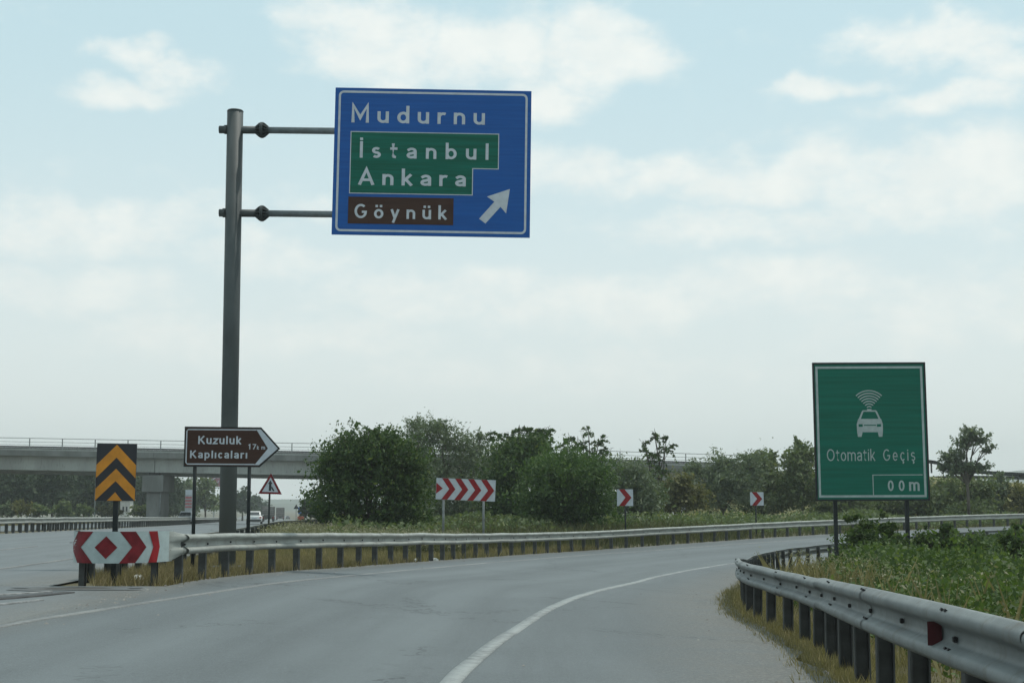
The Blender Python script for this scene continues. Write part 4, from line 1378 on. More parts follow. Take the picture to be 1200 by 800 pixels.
def tree(name, label, cat, clumps, Y, nleaf, size, m, group=None, aspect=.6, tuft=.2, depth=1.0, trunk=True, spread=1.0, ground=None, lean=0.0, shell=.5, tr=.09, spray=1.5, droop=.4, frond=False):
    """clumps: (px, py, rx, ry) silhouettes of leaf masses on the sight lines at distance Y"""
    rg = np.random.default_rng(int(clumps[0][0] * 7 + clumps[0][1] * 3 + Y))
    mpp = Y / F
    cl = []
    for c in clumps:
        dy = rg.uniform(-.5, .5) * c[2] * mpp * depth
        p = P(c[0], c[1], Y + dy)
        cl.append((np.array(p), np.array((c[2] * mpp, max(c[2], c[3]) * mpp * depth, c[3] * mpp))))
    bx = np.mean([c[0][0] for c in cl]); by = Y
    zg = gz(bx, by) if ground is None else ground
    org = (float(bx), float(by), float(zg))
    root = thing(name, label, cat, org, group=group)
    vol = np.array([np.prod(c[1]) ** (2 / 3) for c in cl]); vol /= vol.sum()
    pts = []
    for (c, r), f in zip(cl, vol):
        n = int(nleaf * f); k = max(4, n // 26)
        d = rg.normal(size=(k, 3)); d /= np.linalg.norm(d, axis=1)[:, None]
        d[:, 2] = np.where(d[:, 2] < -.55, -d[:, 2] * .6, d[:, 2])
        ph_ = rg.uniform(0, 6.28, 3)
        lump = 1 + .17 * (np.sin(d[:, 0] * 5 + ph_[0]) + np.sin(d[:, 1] * 4 + ph_[1]) * .5 + np.sin(d[:, 2] * 6 + ph_[2]))
        rr = (shell + (1 - shell) * rg.random(k) ** .6) * (1 + .10 * np.clip(rg.normal(size=k), -1.5, 1.5)) * lump
        rr = np.minimum(rr, 1.18)
        tc = c + d * rr[:, None] * r
        ts = tuft * np.mean(r) * rg.uniform(.6, 1.5, k)
        which = rg.integers(0, k, n)
        q = rg.normal(size=(n, 3)) * np.array((1, 1, .7)) * .62
        ax = d + rg.normal(size=(k, 3)) * .35 + np.array((0, 0, .35)); ax /= np.linalg.norm(ax, axis=1)[:, None]
        al = np.clip(rg.normal(size=n), -1.35, 1.35) * spray; q = np.clip(q, -1.1, 1.1)
        bend = np.stack([np.zeros(n), np.zeros(n), -.22 * al * al * droop], 1)
        pts.append(tc[which] + (q + ax[which] * al[:, None] + bend) * ts[which][:, None])
        m2 = n // 7                                # loose leaves inside
        d = rg.normal(size=(m2, 3)); d /= np.linalg.norm(d, axis=1)[:, None]
        pts.append(c + d * (rg.random(m2)[:, None] ** .4) * r * .85)
    if frond:
        pts = []
        for (c, r), f in zip(cl, vol):
            k = max(5, int(nleaf * f / 34))
            d = rg.normal(size=(k, 3)); d[:, 2] = d[:, 2] * .7 + .35; d /= np.linalg.norm(d, axis=1)[:, None]
            b0 = c + d * r * rg.uniform(.05, .55, k)[:, None]
            L = np.mean(r) * rg.uniform(.55, 1.15, k)
            t = np.repeat(np.linspace(.12, 1, 17), 2)
            sd = np.tile([1, -1], 17)
            side = np.cross(d, np.array((0, 0, 1.0))); side /= np.linalg.norm(side, axis=1)[:, None] + 1e-6
            q = b0[:, None] + d[:, None] * (L[:, None] * t)[..., None] + side[:, None] * (sd * .085 * np.sin(np.pi * (.15 + .8 * t)))[None, :, None]
            q[..., 2] -= (L[:, None] * .55 * t[None] ** 2)
            pts.append((q + rg.normal(size=q.shape) * .025).reshape(-1, 3))
    C = np.concatenate(pts)
    C[:, 2] = np.where(C[:, 2] < zg + .05, zg + .05 + rg.random(len(C)) * .5, C[:, 2])
    link("crown", leaf_mesh("crown", C, size, aspect, m, rg, org), root)
    if trunk:
        mb = MB()
        ztop = max(c[0][2] for c in cl) - zg
        zlow = min(c[0][2] - c[1][2] * .5 for c in cl) - zg
        fork = Vector((lean, 0, max(.35, zlow * .8)))
        mb.tube([(0, 0, -.2), (lean * .5 + .05, .03, fork.z * .5), tuple(fork)], [tr * 1.25, tr, tr * .8], 9)
        for c, r in cl:
            e = Vector(c) - Vector(org); e.z += r[2] * .55
            mid = fork.lerp(e, .5) + Vector((rg.normal() * .15, rg.normal() * .15, .12 * ztop * .3))
            mb.tube([tuple(fork - Vector((0, 0, .05))), tuple(mid), tuple(e)], [tr * .7, tr * .42, tr * .10], 6, cap=False)
            for _ in range(3):
                d = rg.normal(size=3); d /= np.linalg.norm(d); d[2] = abs(d[2])
                e2 = Vector(c + d * r * .95) - Vector(org)
                mb.tube([tuple(mid), tuple(mid.lerp(e2, .5) + Vector((0, 0, .08))), tuple(e2)], [tr * .3, tr * .18, tr * .06], 5, cap=False)
        for c, r in cl[:7]:
            for _ in range(2):
                d = rg.normal(size=3); d[2] = abs(d[2]) + .5; d /= np.linalg.norm(d)
                e0 = Vector(c + d * r * .55) - Vector(org); e1 = Vector(c + d * r * rg.uniform(1.12, 1.4)) - Vector(org)
                mb.tube([tuple(e0), tuple(e0.lerp(e1, .6) + Vector((rg.normal() * .06, 0, .05))), tuple(e1)], [tr * .16, tr * .12, tr * .05], 4, cap=False)
        mb.build("trunk", M_bark, root, True)
    return root


GT = "trees and bushes behind the outer guard rail"
tree("broad_bush", "broad dark green bush beside the main road, with one twig sticking out on top", "bush",
     [(435, 565, 62, 50), (400, 585, 34, 34), (472, 585, 32, 34), (432, 530, 40, 26), (395, 548, 26, 24), (482, 552, 24, 30), (450, 521, 28, 16), (437, 508, 9, 8), (415, 525, 22, 14), (395, 605, 30, 14), (460, 608, 44, 14)],
     58, 40000, .115, L_dark, GT, tuft=.15)
tree("willow_tree", "tall grey-green willow rising behind the broad dark bush", "tree",
     [(503, 510, 26, 20), (530, 520, 26, 20), (487, 532, 24, 26), (556, 532, 28, 24), (520, 560, 48, 32), (580, 555, 28, 26), (488, 498, 13, 9), (512, 500, 12, 9), (566, 512, 9, 8), (540, 585, 45, 24), (505, 603, 50, 15), (565, 603, 40, 14)],
     80, 34000, .16, L_willow, GT, aspect=.32, tuft=.17, spray=2.0)
tree("locust_tree", "dark locust tree with a feathery top behind the wide chevron board", "tree",
     [(602, 548, 32, 34), (622, 530, 28, 18), (592, 580, 28, 30), (600, 602, 36, 14)],
     75, 18000, .165, L_dark, GT, tuft=.16, spray=2.2, droop=1.0)
tree("feathery_tree", "feathery treetop rising out of the dark locust tree behind the wide chevron board", "tree",
     [(626, 508, 12, 9), (609, 504, 9, 6), (640, 506, 10, 7), (618, 518, 16, 9), (598, 513, 9, 7), (577, 510, 6, 6), (632, 520, 14, 9)],
     76, 3600, .16, L_dark, GT, aspect=.4, frond=True)
tree("feathery_tree", "thin feathery treetop showing above the bright green bush", "tree",
     [(668, 514, 11, 7), (690, 507, 11, 7), (702, 518, 12, 8), (680, 526, 18, 10), (660, 522, 10, 8), (712, 530, 10, 8), (694, 540, 24, 14), (675, 555, 30, 20), (690, 580, 28, 24)],
     77, 5600, .16, L_dark, GT, aspect=.4, frond=True)
tree("rounded_bush", "bright green rounded bush left of the nearer small chevron sign", "bush",
     [(662, 562, 46, 30), (640, 588, 36, 28), (692, 590, 30, 26), (668, 602, 46, 16), (650, 548, 30, 18), (690, 560, 26, 22)],
     66, 30000, .12, L_bright, GT, tuft=.17, spray=2.0)
tree("thicket_tree", "dark slender tree behind the small chevron sign, below the bridge railing", "tree",
     [(736, 562, 26, 22), (752, 582, 26, 20), (720, 592, 20, 18), (745, 595, 26, 14)], 84, 11000, .19, L_willow, GT, aspect=.4)
tree("feathery_tree", "lone feathery treetop standing up in front of the bridge railing", "tree",
     [(768, 511, 9, 7), (754, 520, 9, 6), (782, 525, 12, 7), (764, 534, 16, 9), (780, 513, 6, 5), (768, 555, 18, 16), (764, 575, 18, 20)],
     88, 3600, .17, L_dark, GT, aspect=.4, frond=True)
tree("yellowish_bush", "yellowish bush right of the small chevron sign, under the bridge railing", "bush",
     [(792, 578, 22, 18), (812, 585, 20, 18), (782, 592, 22, 14), (800, 565, 12, 10)], 94, 8000, .18, L_yellow, GT)
tree("willow_tree", "grey willow midway along the curve, under the end of the bridge railing", "tree",
     [(842, 562, 26, 22), (830, 585, 26, 22), (868, 575, 22, 26), (880, 550, 16, 18), (850, 545, 16, 12), (812, 555, 16, 14)], 98, 13000, .2, L_willow, GT, aspect=.38)
tree("bushy_tree", "olive green bushy tree right behind the farther small chevron sign", "tree",
     [(892, 560, 24, 26), (908, 580, 24, 24), (882, 540, 12, 10), (900, 540, 12, 10), (890, 592, 26, 16)], 102, 11000, .19, L_olive, GT)
tree("slim_tree", "slim tree with an upright top at the left edge of the green toll sign", "tree",
     [(935, 548, 18, 26), (938, 524, 9, 9), (930, 580, 22, 24), (950, 575, 18, 26), (945, 535, 10, 12)], 99, 10000, .19, L_olive, GT, tuft=.2)
for px, py, Yd, mm, lab in ((985, 590, 103, L_olive, "low olive bush under the left half of the green toll sign"), (1030, 592, 106, L_dark, "low dark bush under the middle of the green toll sign"),
                            (1075, 586, 104, L_olive, "low olive bush under the right corner of the green toll sign")):
    tree("low_bush", lab, "bush", [(px, py, 30, 20), (px - 12, py + 10, 26, 12), (px + 14, py + 8, 26, 14), (px + 4, py - 14, 16, 10)], Yd, 8000, .20, mm, GT)
tree("open_tree", "open crowned tree leaning against the sky right of the green toll sign", "tree",
     [(1138, 508, 10, 8), (1130, 519, 12, 9), (1150, 515, 9, 8), (1157, 527, 6, 7), (1111, 538, 10, 8), (1124, 534, 10, 8), (1103, 548, 8, 5), (1134, 547, 15, 7), (1153, 548, 9, 5), (1119, 550, 13, 7)],
     100, 5600, .17, L_willow, GT, tuft=.24, shell=.3, tr=.12, spray=2.0)
tree("scrub_bush", "mixed green scrub below the open crowned tree", "bush",
     [(1112, 582, 22, 22), (1140, 586, 24, 22), (1128, 600, 36, 10), (1150, 575, 14, 14)], 103, 10000, .19, L_olive, GT)
tree("scrub_bush", "grey-green scrub with a pointed top on the embankment foot at the edge of the picture", "bush",
     [(1172, 580, 11, 18), (1170, 562, 6, 8), (1165, 595, 18, 12)], 105, 3000, .19, L_willow, GT)
tree("scrub_bush", "yellow-green scrub at the embankment foot at the far right", "bush",
     [(1195, 580, 13, 16), (1205, 592, 22, 14), (1188, 597, 18, 8)], 104, 3400, .19, L_yellow, GT)

GF = "trees beyond the opposite road"
far_specs = [(-18, 560, 32, 28, 205, L_far), (14, 566, 30, 30, 200, L_far), (40, 570, 24, 30, 215, L_far), (62, 562, 22, 28, 198, L_far), (84, 578, 18, 22, 222, L_olive), (104, 565, 20, 30, 205, L_far),
             (128, 572, 20, 28, 212, L_far), (152, 566, 20, 22, 260, L_willow), (172, 572, 18, 24, 235, L_far), (196, 572, 18, 24, 240, L_far), (218, 578, 12, 22, 270, L_willow)]
far_labels = ["dark green tree beneath the bridge at the very edge of the picture", "dark broad tree beneath the left end of the bridge", "dark tree under the bridge, second from its left end",
              "dark tree left of the thin pale lamp pole, under the bridge", "paler olive tree filling the gap left of the lamp pole", "dark tree behind the thin pale lamp pole",
              "dark tree hidden mostly by the amber chevron marker", "greyish tree above the little white house", "dark tree left of the bridge pier", "dark tree behind the bridge pier",
              "greyish tree right of the bridge pier, behind the striped price totem"]
for (px, py, rx, ry, Yd, mm), lab in zip(far_specs, far_labels):
    tree("far_tree", lab, "tree", [(px, py - 2, rx * .85, ry * .7), (px - rx * .4, py + 8, rx * .8, ry * .7), (px + rx * .4, py + 8, rx * .8, ry * .7), (px, py + 24, rx, ry * .55)],
         Yd, 7000, .42, mm, GF, tuft=.2, tr=.16)
tree("far_tree", "light green tree left of the tall pole, below the pink sign", "tree", [(240, 575, 13, 16), (232, 590, 12, 14), (250, 590, 12, 14), (243, 565, 9, 8)], 250, 3000, .42, L_olive, GF, tuft=.2, tr=.16)
for px, py, rx, ry, Yd, lab in ((284, 585, 13, 17, 330, "hazy tree just right of the tall pole"), (298, 590, 9, 12, 420, "hazy tree right of the brown sign's second post"), (308, 596, 10, 9, 480, "low hazy tree behind the warning triangle's post")):
    tree("far_tree", lab, "tree", [(px, py, rx * .8, ry * .7), (px - rx * .4, py + 8, rx * .7, ry * .6), (px + rx * .4, py + 8, rx * .7, ry * .6), (px, py - ry * .4, rx * .5, ry * .5)], Yd, 1800, .7, L_far, GF, tuft=.2, tr=.2)
tree("far_tree", "small hazy tree behind the blue roadside board", "tree", [(364, 592, 9, 9), (370, 600, 9, 8), (358, 600, 6, 6)], 180, 1500, .4, L_far, GF, tuft=.2, tr=.1)
verge = [(8, 598, 12, 8, 150, L_willow), (25, 596, 12, 9, 150, L_yellow), (47, 597, 10, 7, 152, L_olive), (74, 595, 9, 9, 155, L_olive), (98, 597, 10, 7, 158, L_olive), (130, 598, 12, 7, 165, L_yellow), (165, 599, 12, 6, 172, L_olive), (176, 600, 9, 5, 172, L_olive)]
vl = ["grey shrub", "yellowish shrub", "olive shrub", "taller olive shrub", "rounded olive shrub", "dry yellowish shrub", "low olive shrub", "tiny olive shrub"]
for (px, py, rx, ry, Yd, mm), lab in zip(verge, vl):
    tree("verge_shrub", lab + [" at the picture's edge behind the median rail", " second along the median rail", " third along the median rail", " left of the lamp pole's foot behind the rail", " beside the lamp pole's foot behind the rail",
                              " below the amber marker behind the rail", " left of the bridge pier's foot", " against the bridge pier's foot"][vl.index(lab)], "shrub",
         [(px, py, rx, ry), (px - rx * .5, py + 2, rx * .6, ry * .7), (px + rx * .5, py + 2, rx * .6, ry * .7)], Yd, 900, .3, mm, "shrubs behind the median rail", trunk=True, tuft=.2, tr=.05)


# ------------------------------------------------------------------ grasses
def blades(name, X, Y, hmin, hmax, wd, m, lean=.35, kind="stuff", heads=None):
    n = len(X); rg = np.random.default_rng(n)
    Z = terrain(X, Y) - .06
    h = rg.uniform(hmin, hmax, n) if not hasattr(hmax, "__len__") else hmin + (hmax - hmin) * rg.random(n)
    a = rg.uniform(0, 2 * math.pi, n); w_ = wd * rg.uniform(.6, 1.4, n) if not hasattr(wd, "__len__") else wd
    dx = np.cos(a) * w_ / 2; dy = np.sin(a) * w_ / 2
    la = rg.uniform(0, 2 * math.pi, n); ll = h * lean * rg.random(n)
    V = np.empty((n, 4, 3))
    V[:, 0] = np.stack([X - dx, Y - dy, Z], 1); V[:, 1] = np.stack([X + dx, Y + dy, Z], 1)
    V[:, 2] = np.stack([X + dx * .5 + np.cos(la) * ll * .45, Y + dy * .5 + np.sin(la) * ll * .45, Z + h * .62], 1)
    V[:, 3] = np.stack([X + np.cos(la) * ll, Y + np.sin(la) * ll, Z + h + .06], 1)
    V = V.reshape(-1, 3)
    o = tag(link(name, np_mesh(name, V, np.arange(len(V)), 4, m)), kind=kind)
    if heads is not None:
        tip = V.reshape(n, 4, 3)[:, 3]
        C = np.repeat(tip, 4, 0) + rg.normal(size=(4 * n, 3)) * np.array((.018, .018, .05)) * heads
        tag(link(name + "_heads", leaf_mesh(name, C, .035 * heads, .5, G_head, rg, (0, 0, 0))), kind="stuff")
    return o


def scatter(n, x0, x1, y0, y1, cond, seed):
    rg = np.random.default_rng(seed)
    X = rg.uniform(x0, x1, n); Y = rg.uniform(y0, y1, n)
    z, a, b = fields(X, Y)
    k = cond(X, Y, a, b, rg)
    return X[k], Y[k]


# straw in the island nose
X, Y = scatter(90000, -8.5, -2.5, 20.8, 38, lambda X, Y, a, b, r: (a > -.12) & (X > hx(Y) - 5.75) & (Y > 21.5 + .25 * vnoise(X, Y, 3, 2) + 3.0 * np.abs(X + 6.2) * (X < -6.2)) & (r.random(len(X)) < .50 + .35 * vnoise(X, Y, 2.0, 6)), 1)
blades("dry_grass", X, Y, .04, .20, .016, G_straw, 1.1)
X, Y = scatter(150000, -9.5, 4, 30, 60, lambda X, Y, a, b, r: (a > -.10) & (a < 9) & (X > hx(Y) - 5.6) & (r.random(len(X)) < .42 + .4 * vnoise(X, Y, 1.2, 6)), 2)
blades("meadow_grass", X, Y, .10, np.where(Y > 40, .26, .18), .03, G_verge, .9)
X, Y = scatter(150000, 0, 50, 54, 112, lambda X, Y, a, b, r: (a > -.10) & (a < 10) & (r.random(len(X)) < .55), 3)
blades("meadow_grass", X, Y, .06, .30, .05, G_green, .8)
# tall weeds on the mound in front of the broad bush, and under the trees
X, Y = scatter(26000, -9.4, -1.5, 45, 55, lambda X, Y, a, b, r: (a > 1.0) & (X > hx(Y) - 5.0) & (r.random(len(X)) < .5 + .5 * vnoise(X, Y, 1.5, 9)), 4)
blades("tall_weeds", X, Y, .20, .60, .03, G_green, .6, heads=1.6)
X, Y = scatter(40000, -3, 12, 53, 74, lambda X, Y, a, b, r: (a > 1.5) & (a < 12) & (r.random(len(X)) < .5 + .5 * vnoise(X, Y, 1.2, 9)), 5)
blades("tall_weeds", X, Y, .3, .9, .045, G_green, .6)
# verge under the inner rail
X, Y = scatter(260000, 1.5, 16, 5, 60, lambda X, Y, a, b, r: (b > -.40 - .1 * vnoise(X, Y, 1.8, 44)) & (b < 2.2) & (r.random(len(X)) < np.clip(.75 - .2 * b + .4 * vnoise(X, Y, 1.6, 4), 0, 1)) & (r.random(len(X)) < np.clip((b + .6) * 1.8, .1, 1)), 6)
blades("verge_grass", X, Y, .025, .09 + .06 * sm(Y / 25), .009 + .0004 * Y, G_verge, 1.2)
rg = np.random.default_rng(61)
ii = rg.integers(46, 190, 90000); tn = np.gradient(RC[:, :2], axis=0)[ii]; tn /= np.linalg.norm(tn, axis=1)[:, None]
bo = -.46 + 1.0 * rg.random(len(ii)) ** .8 + .07 * vnoise(RC[ii, 0], RC[ii, 1], 2.4, 9)
X = RC[ii, 0] + tn[:, 1] * bo + rg.normal(0, .1, len(ii)) * tn[:, 0]; Y = RC[ii, 1] - tn[:, 0] * bo + rg.uniform(-.3, .3, len(ii)) * tn[:, 1]
k = rg.random(len(ii)) < np.clip((bo + .5) * 2.6 + .35 * vnoise(X, Y, 2.2, 17), .05, 1)
blades("verge_grass", X[k], Y[k], .02, .085, .012, G_verge, 1.3)
X, Y = scatter(26000, 2.2, 12, 7, 34, lambda X, Y, a, b, r: (b > .7) & (b < 2.7) & (r.random(len(X)) < np.clip(.25 + .9 * vnoise(X, Y, 1.1, 14), 0, 1)), 7)
blades("seeding_grass", X, Y, .40, .98, .008, G_verge, .6, heads=.95)
# median and far verges
X, Y = scatter(60000, -60, -18, 40, 240, lambda X, Y, a, b, r: ((X < hx(Y) - 34.2) & (X > hx(Y) - 48) & (Y > 90)), 8)
blades("median_grass", X, Y, .10, .4, .09, G_verge, .6)


def brambles():
    rg = np.random.default_rng(21)
    n = 640000
    X = rg.uniform(2.6, 40, n); Y = 7.5 + (rg.random(n) ** 1.35) * 60
    z, a, b = fields(X, Y)
    vis = (np.abs(X) < Y * .40 + 1.2)
    dens = np.clip(.75 + .5 * vnoise(X, Y, .9, 31), .12, 1)
    k = vis & (b > .9) & (rg.random(n) < dens) & (rg.random(n) < np.clip((b - .7) / 1.6, 0, 1))
    X, Y, z, b = X[k], Y[k], z[k], b[k]
    h = (.80 + .62 * np.clip(vnoise(X, Y, .75, 12), -.85, 1) + .26 * vnoise(X, Y, 2.6, 13)) * sm((b - .3) / 2.8)
    h = np.clip(h, .06, 1.7)
    # keep a window low where the road beyond is seen
    h *= np.where((Y > 30) & (Y < 60), 1.0, 1)
    C = np.stack([X, Y, z + h * rg.random(len(X)) ** .45], 1)
    C[:, :2] += rg.normal(size=(len(X), 2)) * .04
    size = .042 + .0016 * Y
    V = leaf_arrays(C, size, .75, rg)
    tag(link("brambles", np_mesh("brambles", V, np.arange(len(V)), 4, L_bramble)), kind="stuff")


brambles()


def stalks():
    rg = np.random.default_rng(33)
    X, Y = scatter(2600, 3, 30, 9, 56, lambda X, Y, a, b, r: (b > 1.6) & (np.abs(X) < Y * .4 + 1) & (r.random(len(X)) < np.clip(.35 + .9 * vnoise(X, Y, .6, 51), 0, 1)), 34)
    z, a, b = fields(X, Y)
    h = rg.uniform(.7, 1.55, len(X)); n = 34
    t = np.linspace(.25, 1, n)[None, :] + rg.normal(0, .02, (len(X), n))
    la = rg.uniform(0, 6.28, len(X)); ll = h * rg.uniform(.05, .35, len(X))
    wd_ = .13 * (1.15 - t)
    px = X[:, None] + np.cos(la)[:, None] * ll[:, None] * t ** 2 + rg.normal(size=t.shape) * wd_
    py = Y[:, None] + np.sin(la)[:, None] * ll[:, None] * t ** 2 + rg.normal(size=t.shape) * wd_
    pz = z[:, None] + h[:, None] * t
    C = np.stack([px, py, pz], -1).reshape(-1, 3)
    V = leaf_arrays(C, np.repeat(.05 + .0016 * Y, n), .5, rg)
    tag(link("tall_weeds", np_mesh("tall_weeds", V, np.arange(len(V)), 4, L_bramble)), kind="stuff")


stalks()


def undergrowth():
    X, Y = scatter(230000, -7, 42, 46, 112, lambda X, Y, a, b, r: (a > 3.0 + 1.1 * vnoise(X, Y, .5, 3)) & (a < 15) & (X > hx(Y) - 3.2) & (r.random(len(X)) < .55 + .5 * vnoise(X, Y, .6, 19)), 12)
    z, a, b = fields(X, Y)
    h = np.clip((.75 + .5 * vnoise(X, Y, .7, 22)) * sm((a - 2.0) / 3), .06, 1.6)
    C = np.stack([X, Y, z + h * rng.random(len(X)) ** .5], 1)
    V = leaf_arrays(C, .06 + .0016 * Y, .6, rng)
    tag(link("undergrowth", np_mesh("undergrowth", V, np.arange(len(V)), 4, L_olive)), kind="stuff")


undergrowth()


def shrub(label, px, py, rx, ry, Y, n, m, size):
    r = np.random.default_rng(px)
    cl = [(px, py + ry * .35, rx, ry * .65)]
    for k in range(6):
        cl.append((px + rx * r.uniform(-1, 1), py + ry * r.uniform(-.7, .5), rx * r.uniform(.2, .45), ry * r.uniform(.2, .45)))
    for k in range(3):
        cl.append((px + rx * r.uniform(-.9, .9), py - ry * r.uniform(.8, 1.25), rx * .12, ry * .22))
    return tree("shrub", label, "shrub", cl, Y, n, size, m, "shrubs in the brambles", trunk=True, tuft=.3, tr=.014, shell=.15)


shrub("bushy dark shrub at the foot of the toll sign's left post", 1014, 629, 24, 24, 40.6, 5600, L_bramble, .09)
shrub("young shrub between the two posts of the toll sign", 1050, 634, 16, 16, 39, 2400, L_bramble, .09)
shrub("leafy young shrub right of the toll sign's right post", 1096, 632, 22, 14, 39, 3000, L_bramble, .09)
shrub("dark upright shrub by the rail at the edge of the picture", 1192, 636, 16, 16, 36, 3000, L_bramble, .09)
shrub("small dark shrub in front of the far inner rail", 1140, 638, 14, 8, 40, 1600, L_bramble, .09)

# ------------------------------------------------------------------ vehicles on the main road
def wheel(root, x, y, r=.31, w=.2):
    t = MB().tube([(x - w / 2, y, r), (x + w / 2, y, r)], r, 18).build("wheel", M_tyre, root, True)
    MB().tube([(x - w / 2 - .006, y, r), (x + w / 2 + .006, y, r)], r * .55, 14).build("hub", M_hub, t, True)


def car(label, px, Y, paint, c_off=None, rear=True):
    """a small hatchback; local +y is its nose"""
    x = P(px, 600, Y).x; dx = float(hx(Y + 5) - hx(Y - 5)) / 10
    root = thing("car", label, "car", (x, Y, gz(x, Y) + .0), rz=-math.atan(dx) + (0 if rear else math.pi))
    def loft(rings):
        mb = MB(); vs = []; fs = []; k = len(rings[0])
        for r in rings:
            vs += r
        for i in range(len(rings) - 1):
            for j in range(k):
                q = (j + 1) % k
                fs.append((i * k + j, i * k + q, (i + 1) * k + q, (i + 1) * k + j))
        fs += [tuple(range(k))[::-1], tuple(range((len(rings) - 1) * k, len(rings) * k))]
        return mb.add(vs, fs)
    def ring(y, w, z0, z1, b=.1):
        return [(-w + b * .5, y, z0), (w - b * .5, y, z0), (w, y, z0 + b), (w, y, z1 - b), (w - b, y, z1), (-w + b, y, z1), (-w, y, z1 - b), (-w, y, z0 + b)]
    body = [(-2.0, .74, .42, .82), (-1.93, .80, .30, .92), (-1.2, .84, .24, .94), (0, .85, .22, .94), (.9, .84, .24, .92), (1.6, .82, .26, .80), (1.95, .74, .32, .70), (2.02, .66, .38, .62)]
    loft([ring(*b) for b in body]).build("body", paint, root, True)
    cab = [(-1.85, .70, .88, .96), (-1.45, .66, .88, 1.36), (-1.1, .64, .88, 1.43), (.1, .64, .88, 1.42), (.45, .64, .88, 1.30), (1.05, .70, .86, .93)]
    loft([ring(*b, b=.07) for b in cab]).build("cabin", paint, root, True)
    MB().add([(-.58, -1.83, 1.0), (.58, -1.83, 1.0), (.54, -1.50, 1.33), (-.54, -1.50, 1.33)], [(0, 1, 2, 3)]).build("rear_window", M_glass, root)
    MB().add([(.6, 1.0, .97), (-.6, 1.0, .97), (-.56, .50, 1.31), (.56, .50, 1.31)], [(0, 1, 2, 3)]).build("windscreen", M_glass, root)
    for s in (-1, 1):
        MB().add([(s * .705, -1.35, .98), (s * .705, .75, .98), (s * .655, .35, 1.30), (s * .655, -1.15, 1.34)], [(0, 1, 2, 3) if s > 0 else (3, 2, 1, 0)]).build("side_window", M_glass, root)
        MB().box((s * .66, -1.965, .74), (.2, .1, .16), bev=.02).build("tail_lamp", M_lampr, root)
        MB().box((s * .56, 1.97, .58), (.24, .1, .12), bev=.02).build("head_lamp", M_lampw, root)
        MB().box((s * .90, .62, .98), (.14, .08, .11), bev=.02).build("mirror", paint, root)
        for y in (-1.25, 1.25):
            wheel(root, s * .76, y)
    MB().box((0, -2.0, .44), (1.45, .14, .2), bev=.03).build("rear_bumper", M_chas, root)
    MB().box((0, 2.02, .42), (1.3, .1, .18), bev=.03).build("front_bumper", M_chas, root)
    MB().box((0, -2.035, .66), (.5, .02, .11)).build("number_plate", M_white, root)
    return root


car("white hatchback seen from behind, driving off along the main road", 298.5, 158, M_carw)
car("silver car coming the other way behind the median rail near the bridge pier", 218, 165, M_cars, rear=False)
car("small dark car far ahead of the lorries on the main road", 337.5, 560, mat("dark car paint", (0.08, 0.085, 0.09), 0.3))


def lorry(label, px, Y, tarp, hgt, wdt=2.3):
    x = P(px, 600, Y).x; dx = float(hx(Y + 5) - hx(Y - 5)) / 10
    root = thing("lorry", label, "lorry", (x, Y, gz(x, Y)), rz=-math.atan(dx))
    MB().box((0, .6, 1.0 + (hgt - 1.0) / 2), (wdt, 6.2, hgt - 1.0), bev=.06).build("cargo_body", tarp, root)
    for k in range(5):
        MB().box((0, -2.52 + .01 * k, 1.15 + (hgt - 1.3) * k / 4), (wdt * .98, .04, .07)).build("rear_slat", M_chas, root)
    for s in (-1, 1):
        MB().box((s * wdt * .49, -2.52, 1 + (hgt - 1) / 2), (.08, .06, hgt - 1.05)).build("rear_post", M_chas, root)
    MB().box((0, 1.2, .78), (.9, 7.4, .3)).build("chassis", M_chas, root)
    cab = MB().box((0, 4.75, 1.55), (wdt * .95, 1.7, 2.0), bev=.15).build("cab", M_cab, root)
    MB().box((0, 5.61, 1.95), (wdt * .8, .02, .7)).build("windscreen", M_glass, cab)
    MB().box((0, -2.35, .55), (wdt * .92, .1, .14)).build("rear_bumper", M_chas, root)
    for s in (-1, 1):
        MB().box((s * wdt * .4, -2.43, .72), (.3, .06, .14)).build("tail_lamp", M_lampr, root)
        for y in (-1.5, 4.6):
            wheel(root, s * wdt * .4, y, .46, .42)
        MB().box((s * wdt * .4, -2.2, .6), (.5, .02, .5)).build("mud_flap", M_chas, root)


lorry("lorry with a grey tarpaulin body driving ahead of the white hatchback", 314.5, 268, M_tarp2, 2.75, 2.35)
lorry("taller brown boxy lorry farther along the main road", 328.5, 430, M_tarp, 3.7, 2.45)


# ------------------------------------------------------------------ far roadside things
def small_sign(name, label, cat, px0, px1, py0, py1, Y, m, leg=2):
    A = P(px0, py0, Y); B = P(px1, py1, Y); cx = (A.x + B.x) / 2; zg = gz(cx, Y)
    root = thing(name, label, cat, (cx, Y, zg)); W = B.x - A.x; Hh = A.z - B.z; bz = B.z - zg
    bd = MB().box((0, 0, bz + Hh / 2), (W, .06, Hh), bev=.01).build("sign_board", m, root)
    for k in range(leg):
        x = (k - (leg - 1) / 2) * W * .6
        MB().box((x, .08, (bz + Hh) / 2 - .2), (.10, .08, bz + Hh + .2)).build("post", M_steel, root)
    return root, bd, W, Hh, bz


r_, bd, W, Hh, bz = small_sign("blue_sign", "small blue roadside board at the end of the grass beside the broad bush", "road sign", 349.5, 362, 594, 602, 200, mat("far blue sheeting", (0.03, 0.13, 0.38), .5))
mb = MB()
for k in range(3):
    mb.box((-.1, -.033, bz + Hh * (.28 + .22 * k)), (W * (.55 - .1 * k), .01, .08))
mb.build("lettering", M_white, bd)


